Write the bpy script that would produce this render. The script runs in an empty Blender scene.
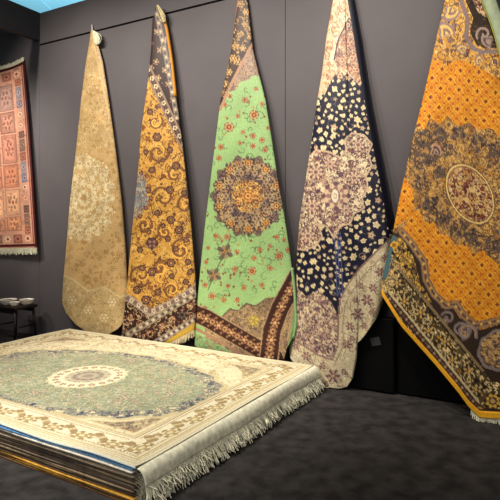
import bpy, math, random
import numpy as np
from mathutils import Vector

random.seed(5)
RNG = np.random.default_rng(11)
SC = bpy.context.scene
COL = SC.collection
PI = math.pi

# ------------------------------------------------------------------ frame of the place
F = 520.0          # focal length in pixels of a 500 px frame
HOR = 222.0        # horizon row
CH = 1.5           # camera height
TH = math.radians(29.33)
T = np.array([math.cos(TH), -math.sin(TH)])      # along the back wall
N = np.array([-math.sin(TH), -math.cos(TH)])     # out of the back wall, into the booth
P0 = np.array([-2.79, 6.90])                     # wall corner under the header
D0 = -float(P0 @ N)

def at(x, y, d):
    """point standing a distance d in front of the back wall (arrays allowed)"""
    x = np.asarray(x, float); y = np.asarray(y, float); d = np.asarray(d, float)
    r = (x - 250.0) / F
    Y = (D0 - d) / (-(N[1]) - N[0] * r)
    return np.stack([r * Y, Y + 0 * y, CH + (HOR - y) / F * Y], -1)

def wp(s, d, z):
    p = P0 + T * s + N * d
    return (float(p[0]), float(p[1]), z)

# ------------------------------------------------------------------ colour and materials
def lin(c):
    c = np.asarray(c, float) / 255.0
    return np.where(c <= 0.04045, c / 12.92, ((c + 0.055) / 1.055) ** 2.4)

def mat(name, rgb, rough=0.7, spec=0.3, noise=0.0, nscale=40.0, bump=0.0, bscale=200.0, sheen=0.0, metal=0.0, rgb2=None):
    m = bpy.data.materials.new(name); m.use_nodes = True
    nt = m.node_tree; b = nt.nodes['Principled BSDF']
    c = lin(rgb)
    b.inputs['Base Color'].default_value = (*c, 1)
    b.inputs['Roughness'].default_value = rough
    b.inputs['Specular IOR Level'].default_value = spec
    b.inputs['Metallic'].default_value = metal
    b.inputs['Sheen Weight'].default_value = sheen
    tc = nt.nodes.new('ShaderNodeTexCoord')
    if noise > 0 or rgb2 is not None:
        n = nt.nodes.new('ShaderNodeTexNoise'); n.inputs['Scale'].default_value = nscale
        n.inputs['Detail'].default_value = 6
        nt.links.new(tc.outputs['Object'], n.inputs['Vector'])
        r = nt.nodes.new('ShaderNodeValToRGB')
        lo = c * (1 - noise); hi = np.minimum(c * (1 + noise), 1) if rgb2 is None else lin(rgb2)
        r.color_ramp.elements[0].color = (*lo, 1); r.color_ramp.elements[1].color = (*hi, 1)
        r.color_ramp.elements[0].position = 0.35; r.color_ramp.elements[1].position = 0.65
        nt.links.new(n.outputs['Fac'], r.inputs['Fac'])
        nt.links.new(r.outputs['Color'], b.inputs['Base Color'])
    if bump > 0:
        n2 = nt.nodes.new('ShaderNodeTexNoise'); n2.inputs['Scale'].default_value = bscale
        nt.links.new(tc.outputs['Object'], n2.inputs['Vector'])
        bp = nt.nodes.new('ShaderNodeBump'); bp.inputs['Strength'].default_value = bump
        bp.inputs['Distance'].default_value = 0.004
        nt.links.new(n2.outputs['Fac'], bp.inputs['Height'])
        nt.links.new(bp.outputs['Normal'], b.inputs['Normal'])
    return m

def pile_mat(name, rough=0.55, spec=0.25, sheen=0.25):
    """woven pile: the pattern is knotted in (colour attribute), with yarn noise and bump"""
    m = bpy.data.materials.new(name); m.use_nodes = True
    nt = m.node_tree; b = nt.nodes['Principled BSDF']
    a = nt.nodes.new('ShaderNodeAttribute'); a.attribute_name = 'pattern'
    tc = nt.nodes.new('ShaderNodeTexCoord')
    n = nt.nodes.new('ShaderNodeTexNoise'); n.inputs['Scale'].default_value = 90; n.inputs['Detail'].default_value = 4
    nt.links.new(tc.outputs['Object'], n.inputs['Vector'])
    mr = nt.nodes.new('ShaderNodeMapRange'); mr.inputs['From Min'].default_value = 0.25; mr.inputs['From Max'].default_value = 0.75
    mr.inputs['To Min'].default_value = 0.72; mr.inputs['To Max'].default_value = 1.25
    nt.links.new(n.outputs['Fac'], mr.inputs['Value'])
    mx = nt.nodes.new('ShaderNodeMix'); mx.data_type = 'RGBA'; mx.blend_type = 'MULTIPLY'; mx.inputs['Factor'].default_value = 1
    nt.links.new(a.outputs['Color'], mx.inputs['A']); nt.links.new(mr.outputs['Result'], mx.inputs['B'])
    nt.links.new(mx.outputs['Result'], b.inputs['Base Color'])
    bp = nt.nodes.new('ShaderNodeBump'); bp.inputs['Strength'].default_value = 0.35; bp.inputs['Distance'].default_value = 0.003
    n2 = nt.nodes.new('ShaderNodeTexNoise'); n2.inputs['Scale'].default_value = 160
    nt.links.new(tc.outputs['Object'], n2.inputs['Vector'])
    nt.links.new(n2.outputs['Fac'], bp.inputs['Height']); nt.links.new(bp.outputs['Normal'], b.inputs['Normal'])
    b.inputs['Roughness'].default_value = rough; b.inputs['Specular IOR Level'].default_value = spec
    b.inputs['Sheen Weight'].default_value = sheen; b.inputs['Sheen Roughness'].default_value = 0.4
    return m

M = {}
M['pile'] = pile_mat('carpet_pile', 0.42, 0.28, 0.03)
M['wool'] = pile_mat('carpet_wool', 0.6, 0.18, 0.03)
M['wall'] = mat('grey_wall_panel', (90, 85, 88), 0.62, 0.3, noise=0.04, nscale=3)
M['gap'] = mat('panel_gap', (22, 20, 21), 0.8, 0.1)
M['header'] = mat('shaded_header', (58, 58, 63), 0.6, 0.3, noise=0.05, nscale=5)  # darkness of the beam's unlit face is put into the colour
M['blue'] = mat('blue_ceiling', (112, 170, 190), 0.8, 0.1, noise=0.05, nscale=0.6)
M['rail'] = mat('ceiling_rail', (136, 200, 222), 0.6, 0.2)
M['floor'] = mat('charcoal_carpet', (48, 46, 46), 0.95, 0.08, noise=0.16, nscale=9, bump=0.7, bscale=160, rgb2=(66, 63, 62))
M['fringe'] = mat('fringe_yarn', (238, 234, 206), 0.75, 0.2, noise=0.18, nscale=30, sheen=0.3)
M['fringe_gold'] = mat('fringe_gold_yarn', (214, 196, 150), 0.75, 0.2, noise=0.2, nscale=40, sheen=0.3)
M['white_cord'] = mat('white_cord', (225, 216, 198), 0.7, 0.2)
M['black_case'] = mat('black_case', (5, 5, 6), 0.7, 0.12)
M['case_tag'] = mat('case_tag', (62, 62, 64), 0.6, 0.2)
M['stool'] = mat('dark_stained_wood', (34, 24, 24), 0.4, 0.45, noise=0.2, nscale=12)
M['china'] = mat('white_china', (244, 236, 222), 0.25, 0.5)
M['brown'] = mat('brown_filling', (92, 52, 34), 0.7, 0.2, noise=0.3, nscale=60)
M['latch'] = mat('dark_metal', (40, 40, 42), 0.4, 0.5, metal=0.8)

# ------------------------------------------------------------------ objects
def mesh_obj(name, verts, faces, m, parent=None, origin=(0, 0, 0), smooth=True, colours=None, solid=0.0, soff=-1.0):
    o3 = np.asarray(origin, float)
    v = np.asarray(verts, float).reshape(-1, 3) - o3
    me = bpy.data.meshes.new(name)
    if isinstance(faces, np.ndarray):
        k = faces.shape[1]; nf = len(faces)
        me.vertices.add(len(v)); me.vertices.foreach_set('co', v.astype(np.float32).ravel())
        me.loops.add(nf * k); me.loops.foreach_set('vertex_index', faces.astype(np.int32).ravel())
        me.polygons.add(nf)
        me.polygons.foreach_set('loop_start', np.arange(0, nf * k, k, dtype=np.int32))
        me.polygons.foreach_set('loop_total', np.full(nf, k, dtype=np.int32))
        me.update(calc_edges=True); me.validate()
    else:
        me.from_pydata([tuple(p) for p in v], [], [tuple(f) for f in faces]); me.update()
    if smooth:
        me.polygons.foreach_set('use_smooth', np.ones(len(me.polygons), dtype=bool))
    if colours is not None:
        ca = me.color_attributes.new('pattern', 'FLOAT_COLOR', 'POINT')
        rgba = np.ones((len(v), 4), np.float32); rgba[:, :3] = colours
        ca.data.foreach_set('color', rgba.ravel())
    me.materials.append(m)
    o = bpy.data.objects.new(name, me); COL.objects.link(o)
    if solid:
        md = o.modifiers.new('thickness', 'SOLIDIFY'); md.thickness = solid; md.offset = soff
    if parent is not None:
        o.parent = parent
    else:
        o.location = o3
    return o

def tag(o, label=None, cat=None, group=None, kind=None):
    for k, v in (('label', label), ('category', cat), ('group', group), ('kind', kind)):
        if v: o[k] = v
    return o

def thing(name, loc, label, cat, group=None):
    o = bpy.data.objects.new(name, None); COL.objects.link(o); o.location = loc
    o.empty_display_size = 0.1
    return tag(o, label, cat, group)

def grid_faces(nr, nc):
    i = np.arange(nr - 1)[:, None] * nc + np.arange(nc - 1)[None, :]
    return np.stack([i, i + nc, i + nc + 1, i + 1], -1).reshape(-1, 4)

class MB:
    def __init__(s): s.v = []; s.f = []
    def box(s, c, ex, ey, ez, bev=0.0):
        """box centre c with half vectors; bevel by a ring of inset verts"""
        c, ex, ey, ez = (np.asarray(a, float) for a in (c, ex, ey, ez))
        b = len(s.v)
        for k in (-1, 1):
            for j in (-1, 1):
                for i in (-1, 1):
                    s.v.append(c + i * ex + j * ey + k * ez)
        for q in ((0, 2, 3, 1), (4, 5, 7, 6), (0, 1, 5, 4), (2, 6, 7, 3), (0, 4, 6, 2), (1, 3, 7, 5)):
            s.f.append([b + t for t in q])
        return s
    def tube(s, pts, rad, n=8, caps=True):
        pts = [np.asarray(p, float) for p in pts]
        rad = rad if hasattr(rad, '__len__') else [rad] * len(pts)
        b = len(s.v)
        for k, p in enumerate(pts):
            t = pts[min(k + 1, len(pts) - 1)] - pts[max(k - 1, 0)]
            t = t / (np.linalg.norm(t) + 1e-9)
            a = np.array([1., 0, 0]) if abs(t[0]) < 0.8 else np.array([0, 1., 0])
            e1 = np.cross(t, a); e1 /= np.linalg.norm(e1); e2 = np.cross(t, e1)
            for i in range(n):
                an = 2 * PI * i / n
                s.v.append(p + rad[k] * (math.cos(an) * e1 + math.sin(an) * e2))
        for k in range(len(pts) - 1):
            for i in range(n):
                j = (i + 1) % n
                s.f.append([b + k * n + i, b + k * n + j, b + (k + 1) * n + j, b + (k + 1) * n + i])
        if caps:
            s.f.append([b + i for i in range(n)][::-1])
            s.f.append([b + (len(pts) - 1) * n + i for i in range(n)])
        return s
    def lathe(s, c, prof, n=24, sx=1.0, sy=1.0):
        b = len(s.v)
        for (r, z) in prof:
            for i in range(n):
                an = 2 * PI * i / n
                s.v.append(np.array([c[0] + r * sx * math.cos(an), c[1] + r * sy * math.sin(an), c[2] + z]))
        for k in range(len(prof) - 1):
            for i in range(n):
                j = (i + 1) % n
                s.f.append([b + k * n + i, b + k * n + j, b + (k + 1) * n + j, b + (k + 1) * n + i])
        return s
    def build(s, name, m, parent=None, origin=(0, 0, 0), smooth=False, bevel=0.0):
        o = mesh_obj(name, s.v, s.f, m, parent, origin, smooth)
        if bevel:
            md = o.modifiers.new('bevel', 'BEVEL'); md.width = bevel; md.segments = 2
        return o

def strands(paths, rad):
    """many three-sided yarn strands in one mesh: paths (n, k, 3)"""
    paths = np.asarray(paths, float); n, k, _ = paths.shape
    t = np.gradient(paths, axis=1); t /= np.linalg.norm(t, axis=2, keepdims=True) + 1e-9
    a = np.zeros_like(t); a[..., 0] = 0.9; a[..., 1] = 0.35; a[..., 2] = 0.2
    e1 = np.cross(t, a); e1 /= np.linalg.norm(e1, axis=2, keepdims=True) + 1e-9
    e2 = np.cross(t, e1)
    rad = np.broadcast_to(np.asarray(rad, float), (n, k))[..., None]
    ring = np.stack([paths + rad * (math.cos(q) * e1 + math.sin(q) * e2) for q in (0.3, 2.4, 4.5)], 2)
    v = ring.reshape(-1, 3)
    base = (np.arange(n)[:, None] * k + np.arange(k - 1)[None, :]) * 3
    f = []
    for i in range(3):
        j = (i + 1) % 3
        f.append(np.stack([base + i, base + j, base + 3 + j, base + 3 + i], -1).reshape(-1, 4))
    return v, np.concatenate(f)

# ------------------------------------------------------------------ weaving a pattern
class Weave:
    """knots at (x, y); every call dyes some of them"""
    def __init__(s, x, y):
        s.deep = 1.2; s.x = x; s.y = y; s.c = np.zeros((len(x), 3)); s.order = None
        s.cell = 12.0 * (x.max() - x.min() + y.max() - y.min()) / 500.0
        s.gx = np.floor((x - x.min()) / s.cell).astype(int); s.gy = np.floor((y - y.min()) / s.cell).astype(int)
        s.x0 = x.min(); s.y0 = y.min(); s.ny = s.gy.max() + 1; s.nx = s.gx.max() + 1
        key = s.gx * s.ny + s.gy
        s.ord = np.argsort(key, kind='stable'); s.start = np.searchsorted(key[s.ord], np.arange(s.nx * s.ny + 1))
    def near(s, cx, cy, R):
        ax = max(int((cx - R - s.x0) // s.cell), 0); bx = min(int((cx + R - s.x0) // s.cell), s.nx - 1)
        ay = max(int((cy - R - s.y0) // s.cell), 0); by = min(int((cy + R - s.y0) // s.cell), s.ny - 1)
        if bx < ax or by < ay: return np.zeros(0, int)
        return np.concatenate([s.ord[s.start[i * s.ny + ay]:s.start[i * s.ny + by + 1]] for i in range(ax, bx + 1)])
    def fill(s, col, mask=None):
        s.c[slice(None) if mask is None else mask] = col
    def poly(s, pts):
        x, y = s.x, s.y; ins = np.zeros(len(x), bool); n = len(pts)
        for i in range(n):
            (x1, y1), (x2, y2) = pts[i], pts[(i + 1) % n]
            if y1 == y2: continue
            c = ((y1 > y) != (y2 > y)) & (x < (x2 - x1) * (y - y1) / (y2 - y1) + x1)
            ins ^= c
        return ins
    def wob(s, amp, k, ph=0.0):
        return amp * np.sin(s.x * k + ph) * np.cos(s.y * k * 0.9 + ph * 1.7)
    def rosette(s, cx, cy, r, layers, n=6, amp=0.15, rx=1.0, ry=1.0, rot=0.0, mask=None):
        """layers: (fraction of r, colour) from the outside in"""
        i = s.near(cx, cy, r * max(rx, ry) * 1.3)
        if mask is not None: i = i[mask[i]]
        if not len(i): return
        dx = s.x[i] - cx; dy = s.y[i] - cy; c, q = math.cos(rot), math.sin(rot)
        a = (dx * c + dy * q) / rx; b = (-dx * q + dy * c) / ry
        rr = np.hypot(a, b) / r; an = np.arctan2(b, a)
        for k, (fr, col) in enumerate(layers):
            lim = fr * (1 - amp + amp * np.cos(n * an + (PI if k % 2 else 0)))
            s.c[i[rr < lim]] = col
    def stroke(s, pts, w, col, mask=None):
        pts = np.asarray(pts, float)
        for k in range(len(pts) - 1):
            p, q = pts[k], pts[k + 1]; L = np.hypot(*(q - p)) + 1e-9; m = (p + q) / 2
            i = s.near(m[0], m[1], L / 2 + w)
            if mask is not None: i = i[mask[i]]
            if not len(i): continue
            dx = s.x[i] - p[0]; dy = s.y[i] - p[1]; d = (q - p) / L
            t = np.clip(dx * d[0] + dy * d[1], 0, L)
            s.c[i[np.hypot(dx - t * d[0], dy - t * d[1]) < w / 2]] = col
    def spiral(s, cx, cy, r, col, w, turns=1.3, ph=0.0, hand=1, ry=1.0, mask=None):
        t = np.linspace(0, 1, 22)
        a = ph + hand * turns * 2 * PI * t; rr = r * (1 - 0.85 * t)
        s.stroke(np.stack([cx + rr * np.cos(a), cy + ry * rr * np.sin(a)], -1), w, col, mask)
    def boteh(s, cx, cy, r, rot, cols, hand=1, mask=None):
        """paisley: a drop whose tip curls over, in nested outlines"""
        t = np.linspace(0, 1, 26)
        for k, col in enumerate(cols):
            q = r * (1 - 0.27 * k)
            pts = []
            for u in np.concatenate([t, t[::-1][1:-1]]):
                pass
            spine = [(0.0 + 0.95 * hand * 0.9 * max(0, u - 0.25) ** 1.6, -0.2 + 1.75 * u - 0.55 * u * u) for u in t]
            wid = [0.72 * math.sqrt(max(0.0, 1 - ((u - 0.18) / 0.82) ** 2)) * (1 - 0.45 * u) if u > 0.18 else 0.72 * math.sqrt(max(0, 1 - ((0.18 - u) / 0.33) ** 2)) * (1 - .45 * u) for u in t]
            sp = np.array(spine); tg = np.gradient(sp, axis=0); tg /= np.linalg.norm(tg, axis=1, keepdims=True)
            nr = np.stack([-tg[:, 1], tg[:, 0]], -1); wd = np.array(wid)[:, None]
            out = np.concatenate([sp + nr * wd, (sp - nr * wd)[::-1]]) * q
            c, z = math.cos(rot), math.sin(rot)
            P = np.stack([cx + out[:, 0] * c - out[:, 1] * z, cy + out[:, 0] * z + out[:, 1] * c], -1)
            m = s.poly(P)
            if mask is not None: m &= mask
            s.c[m] = col
    def lace(s, mask, cols, n, r0, r1, seed=0, contrast=1.35, vines=True):
        """dense small floral filling inside a mask: vines first, then outlined blossoms and leaves"""
        g = np.random.default_rng(seed)
        idx = np.nonzero(mask)[0]
        if not len(idx): return
        mean = np.mean(np.array(cols, float), 0)
        cols = [tuple(np.clip(mean + (np.array(c) - mean) * contrast, 0, 255)) for c in cols]
        lum = [sum(c) for c in cols]; dark = tuple(np.array(cols[int(np.argmin(lum))]) * 0.86); light = cols[int(np.argmax(lum))]
        xs = s.x[idx]; ys = s.y[idx]; bx = (xs.min(), xs.max()); by = (ys.min(), ys.max())
        n = int(n * 1.5)
        def spot_():
            px = g.uniform(*bx); py = g.uniform(*by); j = s.near(px, py, 1.2 * r1)
            if not len(j): return None
            k = j[np.argmin((s.x[j] - px) ** 2 + (s.y[j] - py) ** 2)]
            return (px, py) if mask[k] else None
        if vines:
            for k in range(int(n * 1.2)):
                p = spot_()
                if p is None: continue
                s.spiral(p[0], p[1], g.uniform(1.2, 2.4) * r1, dark if k % 2 else light, 0.30 * r0 + 0.10 * r1, g.uniform(0.5, 1.1), g.uniform(0, 6), 1 if k % 3 else -1, mask=mask)
        done = []; tries = 0
        while len(done) < n and tries < n * 14:
            tries += 1
            p = spot_()
            if p is None: continue
            px, py = p; r = r0 + (r1 - r0) * g.random() ** 1.6
            if done:
                dd = np.array(done)
                if ((dd[:, 0] - px) ** 2 + (dd[:, 1] - py) ** 2 < (0.72 * (dd[:, 2] + r)) ** 2).any(): continue
            done.append((px, py, r))
            col = cols[g.integers(len(cols))]; col2 = cols[g.integers(len(cols))]
            typ = g.integers(4)
            if typ <= 1: s.rosette(px, py, r, [(1.12, dark), (0.9, col), (0.55, col2), (0.28, dark)], int(g.integers(4, 8)), 0.16, mask=mask, rot=g.uniform(0, 6))
            elif typ == 2: s.rosette(px, py, r, [(1.0, light), (0.6, col), (0.3, light)], int(g.integers(4, 7)), 0.2, mask=mask, rot=g.uniform(0, 6))
            else: s.rosette(px, py, r * 1.15, [(1.05, dark), (0.8, col), (0.4, col2)], 2, 0.3, 1.0, 0.55, g.uniform(0, 6), mask=mask)
    def abrash(s, amp, k):
        m = 1 + amp * np.sin(s.x * k + 1.3) * np.sin(s.y * k * 1.3 + 0.4) + amp * 0.6 * np.sin(s.x * k * 2.7 + s.y * k * 1.9)
        s.c *= m[:, None]
    def done(s):
        return lin(255 * (np.clip(s.c, 0, 255) / 255) ** s.deep)

def polyline(pts, n):
    """resample a polyline evenly to n points, softly rounded"""
    p = np.asarray(pts, float)
    L = np.concatenate([[0], np.cumsum(np.hypot(*np.diff(p, axis=0).T))])
    q = np.linspace(0, L[-1], n)
    r = np.stack([np.interp(q, L, p[:, 0]), np.interp(q, L, p[:, 1])], -1)
    for _ in range(3):
        r[1:-1] = 0.25 * r[:-2] + 0.5 * r[1:-1] + 0.25 * r[2:]
    return r

# ------------------------------------------------------------------ hanging carpets
class Hang:
    def __init__(s, tip, left, right, bottom, d_tip, d_edge, bulge, folds=(), edge_pow=2.2, wrapd=0.10):
        """tip: two points; left/right edge polylines from the tip down; bottom polyline from left to right.
        d_* : distance from the wall; folds: (amplitude, waves, phase)"""
        K = 400; s.wrapd = wrapd
        s.K = K
        s.L = polyline([tip[0]] + left, K); s.R = polyline([tip[1]] + right, K); s.B = polyline([left[-1]] + bottom + [right[-1]], K)
        s.tip = np.asarray(tip, float)
        s.d_tip, s.d_edge, s.bulge, s.folds, s.pw = d_tip, d_edge, bulge, folds, edge_pow
    def _lk(s, arr, t):
        q = np.clip(t, 0, 1) * (s.K - 1); i = np.minimum(q.astype(int), s.K - 2); f = (q - i)[..., None]
        return arr[i] * (1 - f) + arr[i + 1] * f
    def ev(s, u, v):
        u = np.asarray(u, float); v = np.asarray(v, float)
        uu = u[..., None]; vv = v[..., None]
        top = s.tip[0] * (1 - uu) + s.tip[1] * uu
        b = s._lk(s.B, u)
        l = s._lk(s.L, v) - (s.tip[0] * (1 - vv) + s.L[-1] * vv)
        r = s._lk(s.R, v) - (s.tip[1] * (1 - vv) + s.R[-1] * vv)
        p = (1 - vv) * top + vv * b + (1 - uu) * l + uu * r
        de = s.d_tip + (s.d_edge - s.d_tip) * v ** 1.2
        d = de + s.bulge * np.minimum(v * 1.4 + 0.12, 1.0) * (1 - np.abs(2 * u - 1) ** s.pw) ** 0.5
        for (a, k, ph) in s.folds:
            d = d + a * v ** 1.6 * np.sin(2 * PI * k * u + ph) * (1 - np.abs(2 * u - 1) ** 4)
        return p, d
    def surf(s, u, v, off=0.0):
        p, d = s.ev(u, v)
        return at(p[..., 0], p[..., 1], d + off)
    def mesh(s, nu, nv, paint, name, m, parent, origin, thick=0.009):
        lu = np.linspace(0, 1, nu); u = 0.6 * lu + 0.4 * (1 - np.cos(PI * lu)) / 2
        v = np.linspace(0, 1, nv) ** 0.85
        U, V = np.meshgrid(u, v)
        p, d = s.ev(U, V)
        pat = p.copy()
        # the cloth turns back towards the wall at both edges
        nb = 6
        w = (p[:, -1] - p[:, 0]); de_l = d[:, 0]; de_r = d[:, -1]
        def wrap(e, inward, de, k):
            q = k / nb
            return e + inward * (0.16 * q ** 1.5), np.maximum(de - (0.02 + s.wrapd * v) * math.sin(q * PI / 2), 0.016)
        Ls, Rs = [], []
        for k in range(nb, 0, -1):
            a, b_ = wrap(p[:, 0], w, de_l, k); Ls.append((a, b_, p[:, 0] - w * 0.012 * k))
        for k in range(1, nb + 1):
            a, b_ = wrap(p[:, -1], -w, de_r, k); Rs.append((a, b_, p[:, -1] + w * 0.012 * k))
        P = np.concatenate([np.stack([a[0] for a in Ls], 1), p, np.stack([a[0] for a in Rs], 1)], 1)
        D = np.concatenate([np.stack([a[1] for a in Ls], 1), d, np.stack([a[1] for a in Rs], 1)], 1)
        Q = np.concatenate([np.stack([a[2] for a in Ls], 1), pat, np.stack([a[2] for a in Rs], 1)], 1)
        X = at(P[..., 0], P[..., 1], D)
        X[..., 2] = np.maximum(X[..., 2], 0.012)
        wv = Weave(Q[..., 0].ravel(), Q[..., 1].ravel())
        paint(wv)
        return mesh_obj(name, X.reshape(-1, 3), grid_faces(nv, nu + 2 * nb), m, parent, origin, True, wv.done(), thick, -1.0)
    def patch(s, u0, u1, v0, v1, off, name, m, parent, origin, nu=60, nv=6, thick=0.012):
        U, V = np.meshgrid(np.linspace(u0, u1, nu), np.linspace(v0, v1, nv))
        X = s.surf(U, V, off); X[..., 2] = np.maximum(X[..., 2], 0.006)
        return mesh_obj(name, X.reshape(-1, 3), grid_faces(nv, nu), m, parent, origin, True, None, thick, -1.0)
    def fringe(s, u0, u1, n, length, m, parent, origin, v=1.0, off=-0.004, rad=0.0035, drop=(0, 0, -1), jit=0.25, name='fringe'):
        u = np.linspace(u0, u1, n); X = s.surf(u, np.full(n, v), off)
        g = np.random.default_rng(3); dr = np.asarray(drop, float)
        k = 4; paths = np.zeros((n, k, 3))
        ln = length * g.uniform(0.8, 1.15, n); sw = g.normal(0, jit, (n, 3)); sw[:, 2] *= 0.3
        for j in range(k):
            q = j / (k - 1)
            paths[:, j] = X + (dr[None] * q + sw * q * q) * ln[:, None]
        paths[..., 2] = np.maximum(paths[..., 2], 0.005)
        vv, ff = strands(paths, rad)
        return mesh_obj(name, vv, ff, m, parent, origin, True)

HG = 'carpets hung by one corner along the back wall'

# ---- colours
def sc(c, k): return tuple(min(255, a * k) for a in c)

# ================================================================== carpet one: golden beige
def paint_beige(w):
    base = (202, 170, 120); w.deep = 1.1
    w.fill(base)
    top = w.y < 150
    w.lace(np.ones(len(w.x), bool), [(198, 164, 110), (182, 144, 90), (208, 176, 124), (188, 150, 96)], 420, 1.2, 2.6, 1, 0.8, False)
    w.lace(top, [(216, 192, 146), (196, 164, 110), (208, 180, 132)], 200, 1.2, 2.4, 2, 0.8, False)
    # corner band running down from the tip
    w.stroke([(92, 34), (99, 70), (110, 118)], 1.6, (210, 182, 132)); w.stroke([(95, 36), (104, 72), (114, 118)], 1.0, (184, 148, 98))
    # cream medallion
    cx, cy = 84, 198
    w.rosette(cx, cy, 31, [(1.0, (222, 200, 154)), (0.93, (198, 166, 112)), (0.86, (224, 204, 160)), (0.74, (204, 174, 122))], 18, 0.05, 1.0, 1.4)
    for k in range(18):
        a = 2 * PI * k / 18
        w.rosette(cx + 25 * math.cos(a), cy + 35 * math.sin(a), 3.4, [(1, (232, 216, 176)), (0.5, (196, 160, 106))], 5)
    w.rosette(cx, cy, 19, [(1.0, (226, 206, 162)), (0.86, (196, 162, 108)), (0.74, (224, 204, 160)), (0.5, (200, 168, 116)), (0.34, (226, 208, 166)), (0.16, (186, 150, 96))], 12, 0.07, 1, 1.4)
    for k in range(12):
        a = 2 * PI * k / 12
        w.rosette(cx + 13 * math.cos(a), cy + 18 * math.sin(a), 2.4, [(1, (200, 166, 112)), (0.5, (234, 218, 178))], 5)
    w.lace((((w.x - cx) / 33) ** 2 + ((w.y - cy) / 45) ** 2 < 1), [(224, 204, 160), (206, 180, 132), (232, 216, 178)], 90, 1.0, 2.0, 77)
    # pale corner piece at the foot
    m = w.poly([(50, 270), (72, 279), (88, 291), (104, 287), (120, 297), (140, 292), (140, 350), (50, 350)])
    w.fill((200, 174, 126), m)
    w.lace(m, [(214, 192, 148), (190, 158, 106), (206, 184, 142), (186, 156, 108)], 150, 1.3, 2.6, 3, 0.8, False)
    w.stroke([(50, 270), (72, 279), (88, 291), (104, 287), (120, 297), (140, 292)], 1.8, (214, 192, 146))
    for k, (x, y) in enumerate([(72, 300), (88, 310), (104, 318), (112, 302)]):
        w.rosette(x, y, 4.5, [(1, (222, 206, 166)), (0.7, (190, 158, 108)), (0.4, (226, 210, 172))], 6)
    w.abrash(0.03, 0.13)

h1 = Hang(((91, 31), (94, 31)),
          [(89.5, 42), (86, 62), (81, 100), (76, 150), (70, 200), (66, 250), (63, 282), (62, 303)],
          [(98, 44), (103, 62), (109, 100), (116, 150), (122, 200), (126, 250), (128, 290), (127, 318)],
          [(66, 313), (75, 324), (86, 332), (97, 338), (108, 335), (118, 329)], 0.03, 0.05, 0.085, [(0.020, 1.5, 0.2)])
o1 = tuple(h1.surf(np.array(0.5), np.array(1.0)))
r1 = thing('hanging_carpet', o1, 'pale golden beige carpet with cream medallion, hanging at the left end of the row', 'carpet', HG)
h1.mesh(150, 380, paint_beige, 'pile', M['pile'], r1, o1)
mb = MB(); a = at(92.5, 32, 0.035); b = at(92, 25, 0.004)
mb.tube([a, (a + b) / 2 + np.array([0, 0, 0.004]), b], [0.012, 0.009, 0.008], 8); mb.build('hanging_loop', M['white_cord'], r1, o1, True)
def tip_tassel(path, n, parent, origin, m, width=2.0, d=0.05, seed=2, rad=0.006):
    g = np.random.default_rng(seed); P = polyline(path, 7); paths = np.zeros((n, 7, 3))
    for i in range(n):
        off = g.normal(0, width * 0.5, 2)
        for j in range(7):
            e = math.sin(PI * min(j / 6 * 0.8 + 0.05, 1))
            paths[i, j] = at(P[j, 0] + off[0] * e, P[j, 1] + off[1] * e * 0.4, d + 0.01 * g.random())
    v, f = strands(paths, rad)
    return mesh_obj('fringe', v, f, m, parent, origin, True)
tip_tassel([(93, 31), (96, 33), (97.6, 38), (97, 44)], 46, r1, o1, M['fringe'], 3.4, 0.06)

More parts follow.
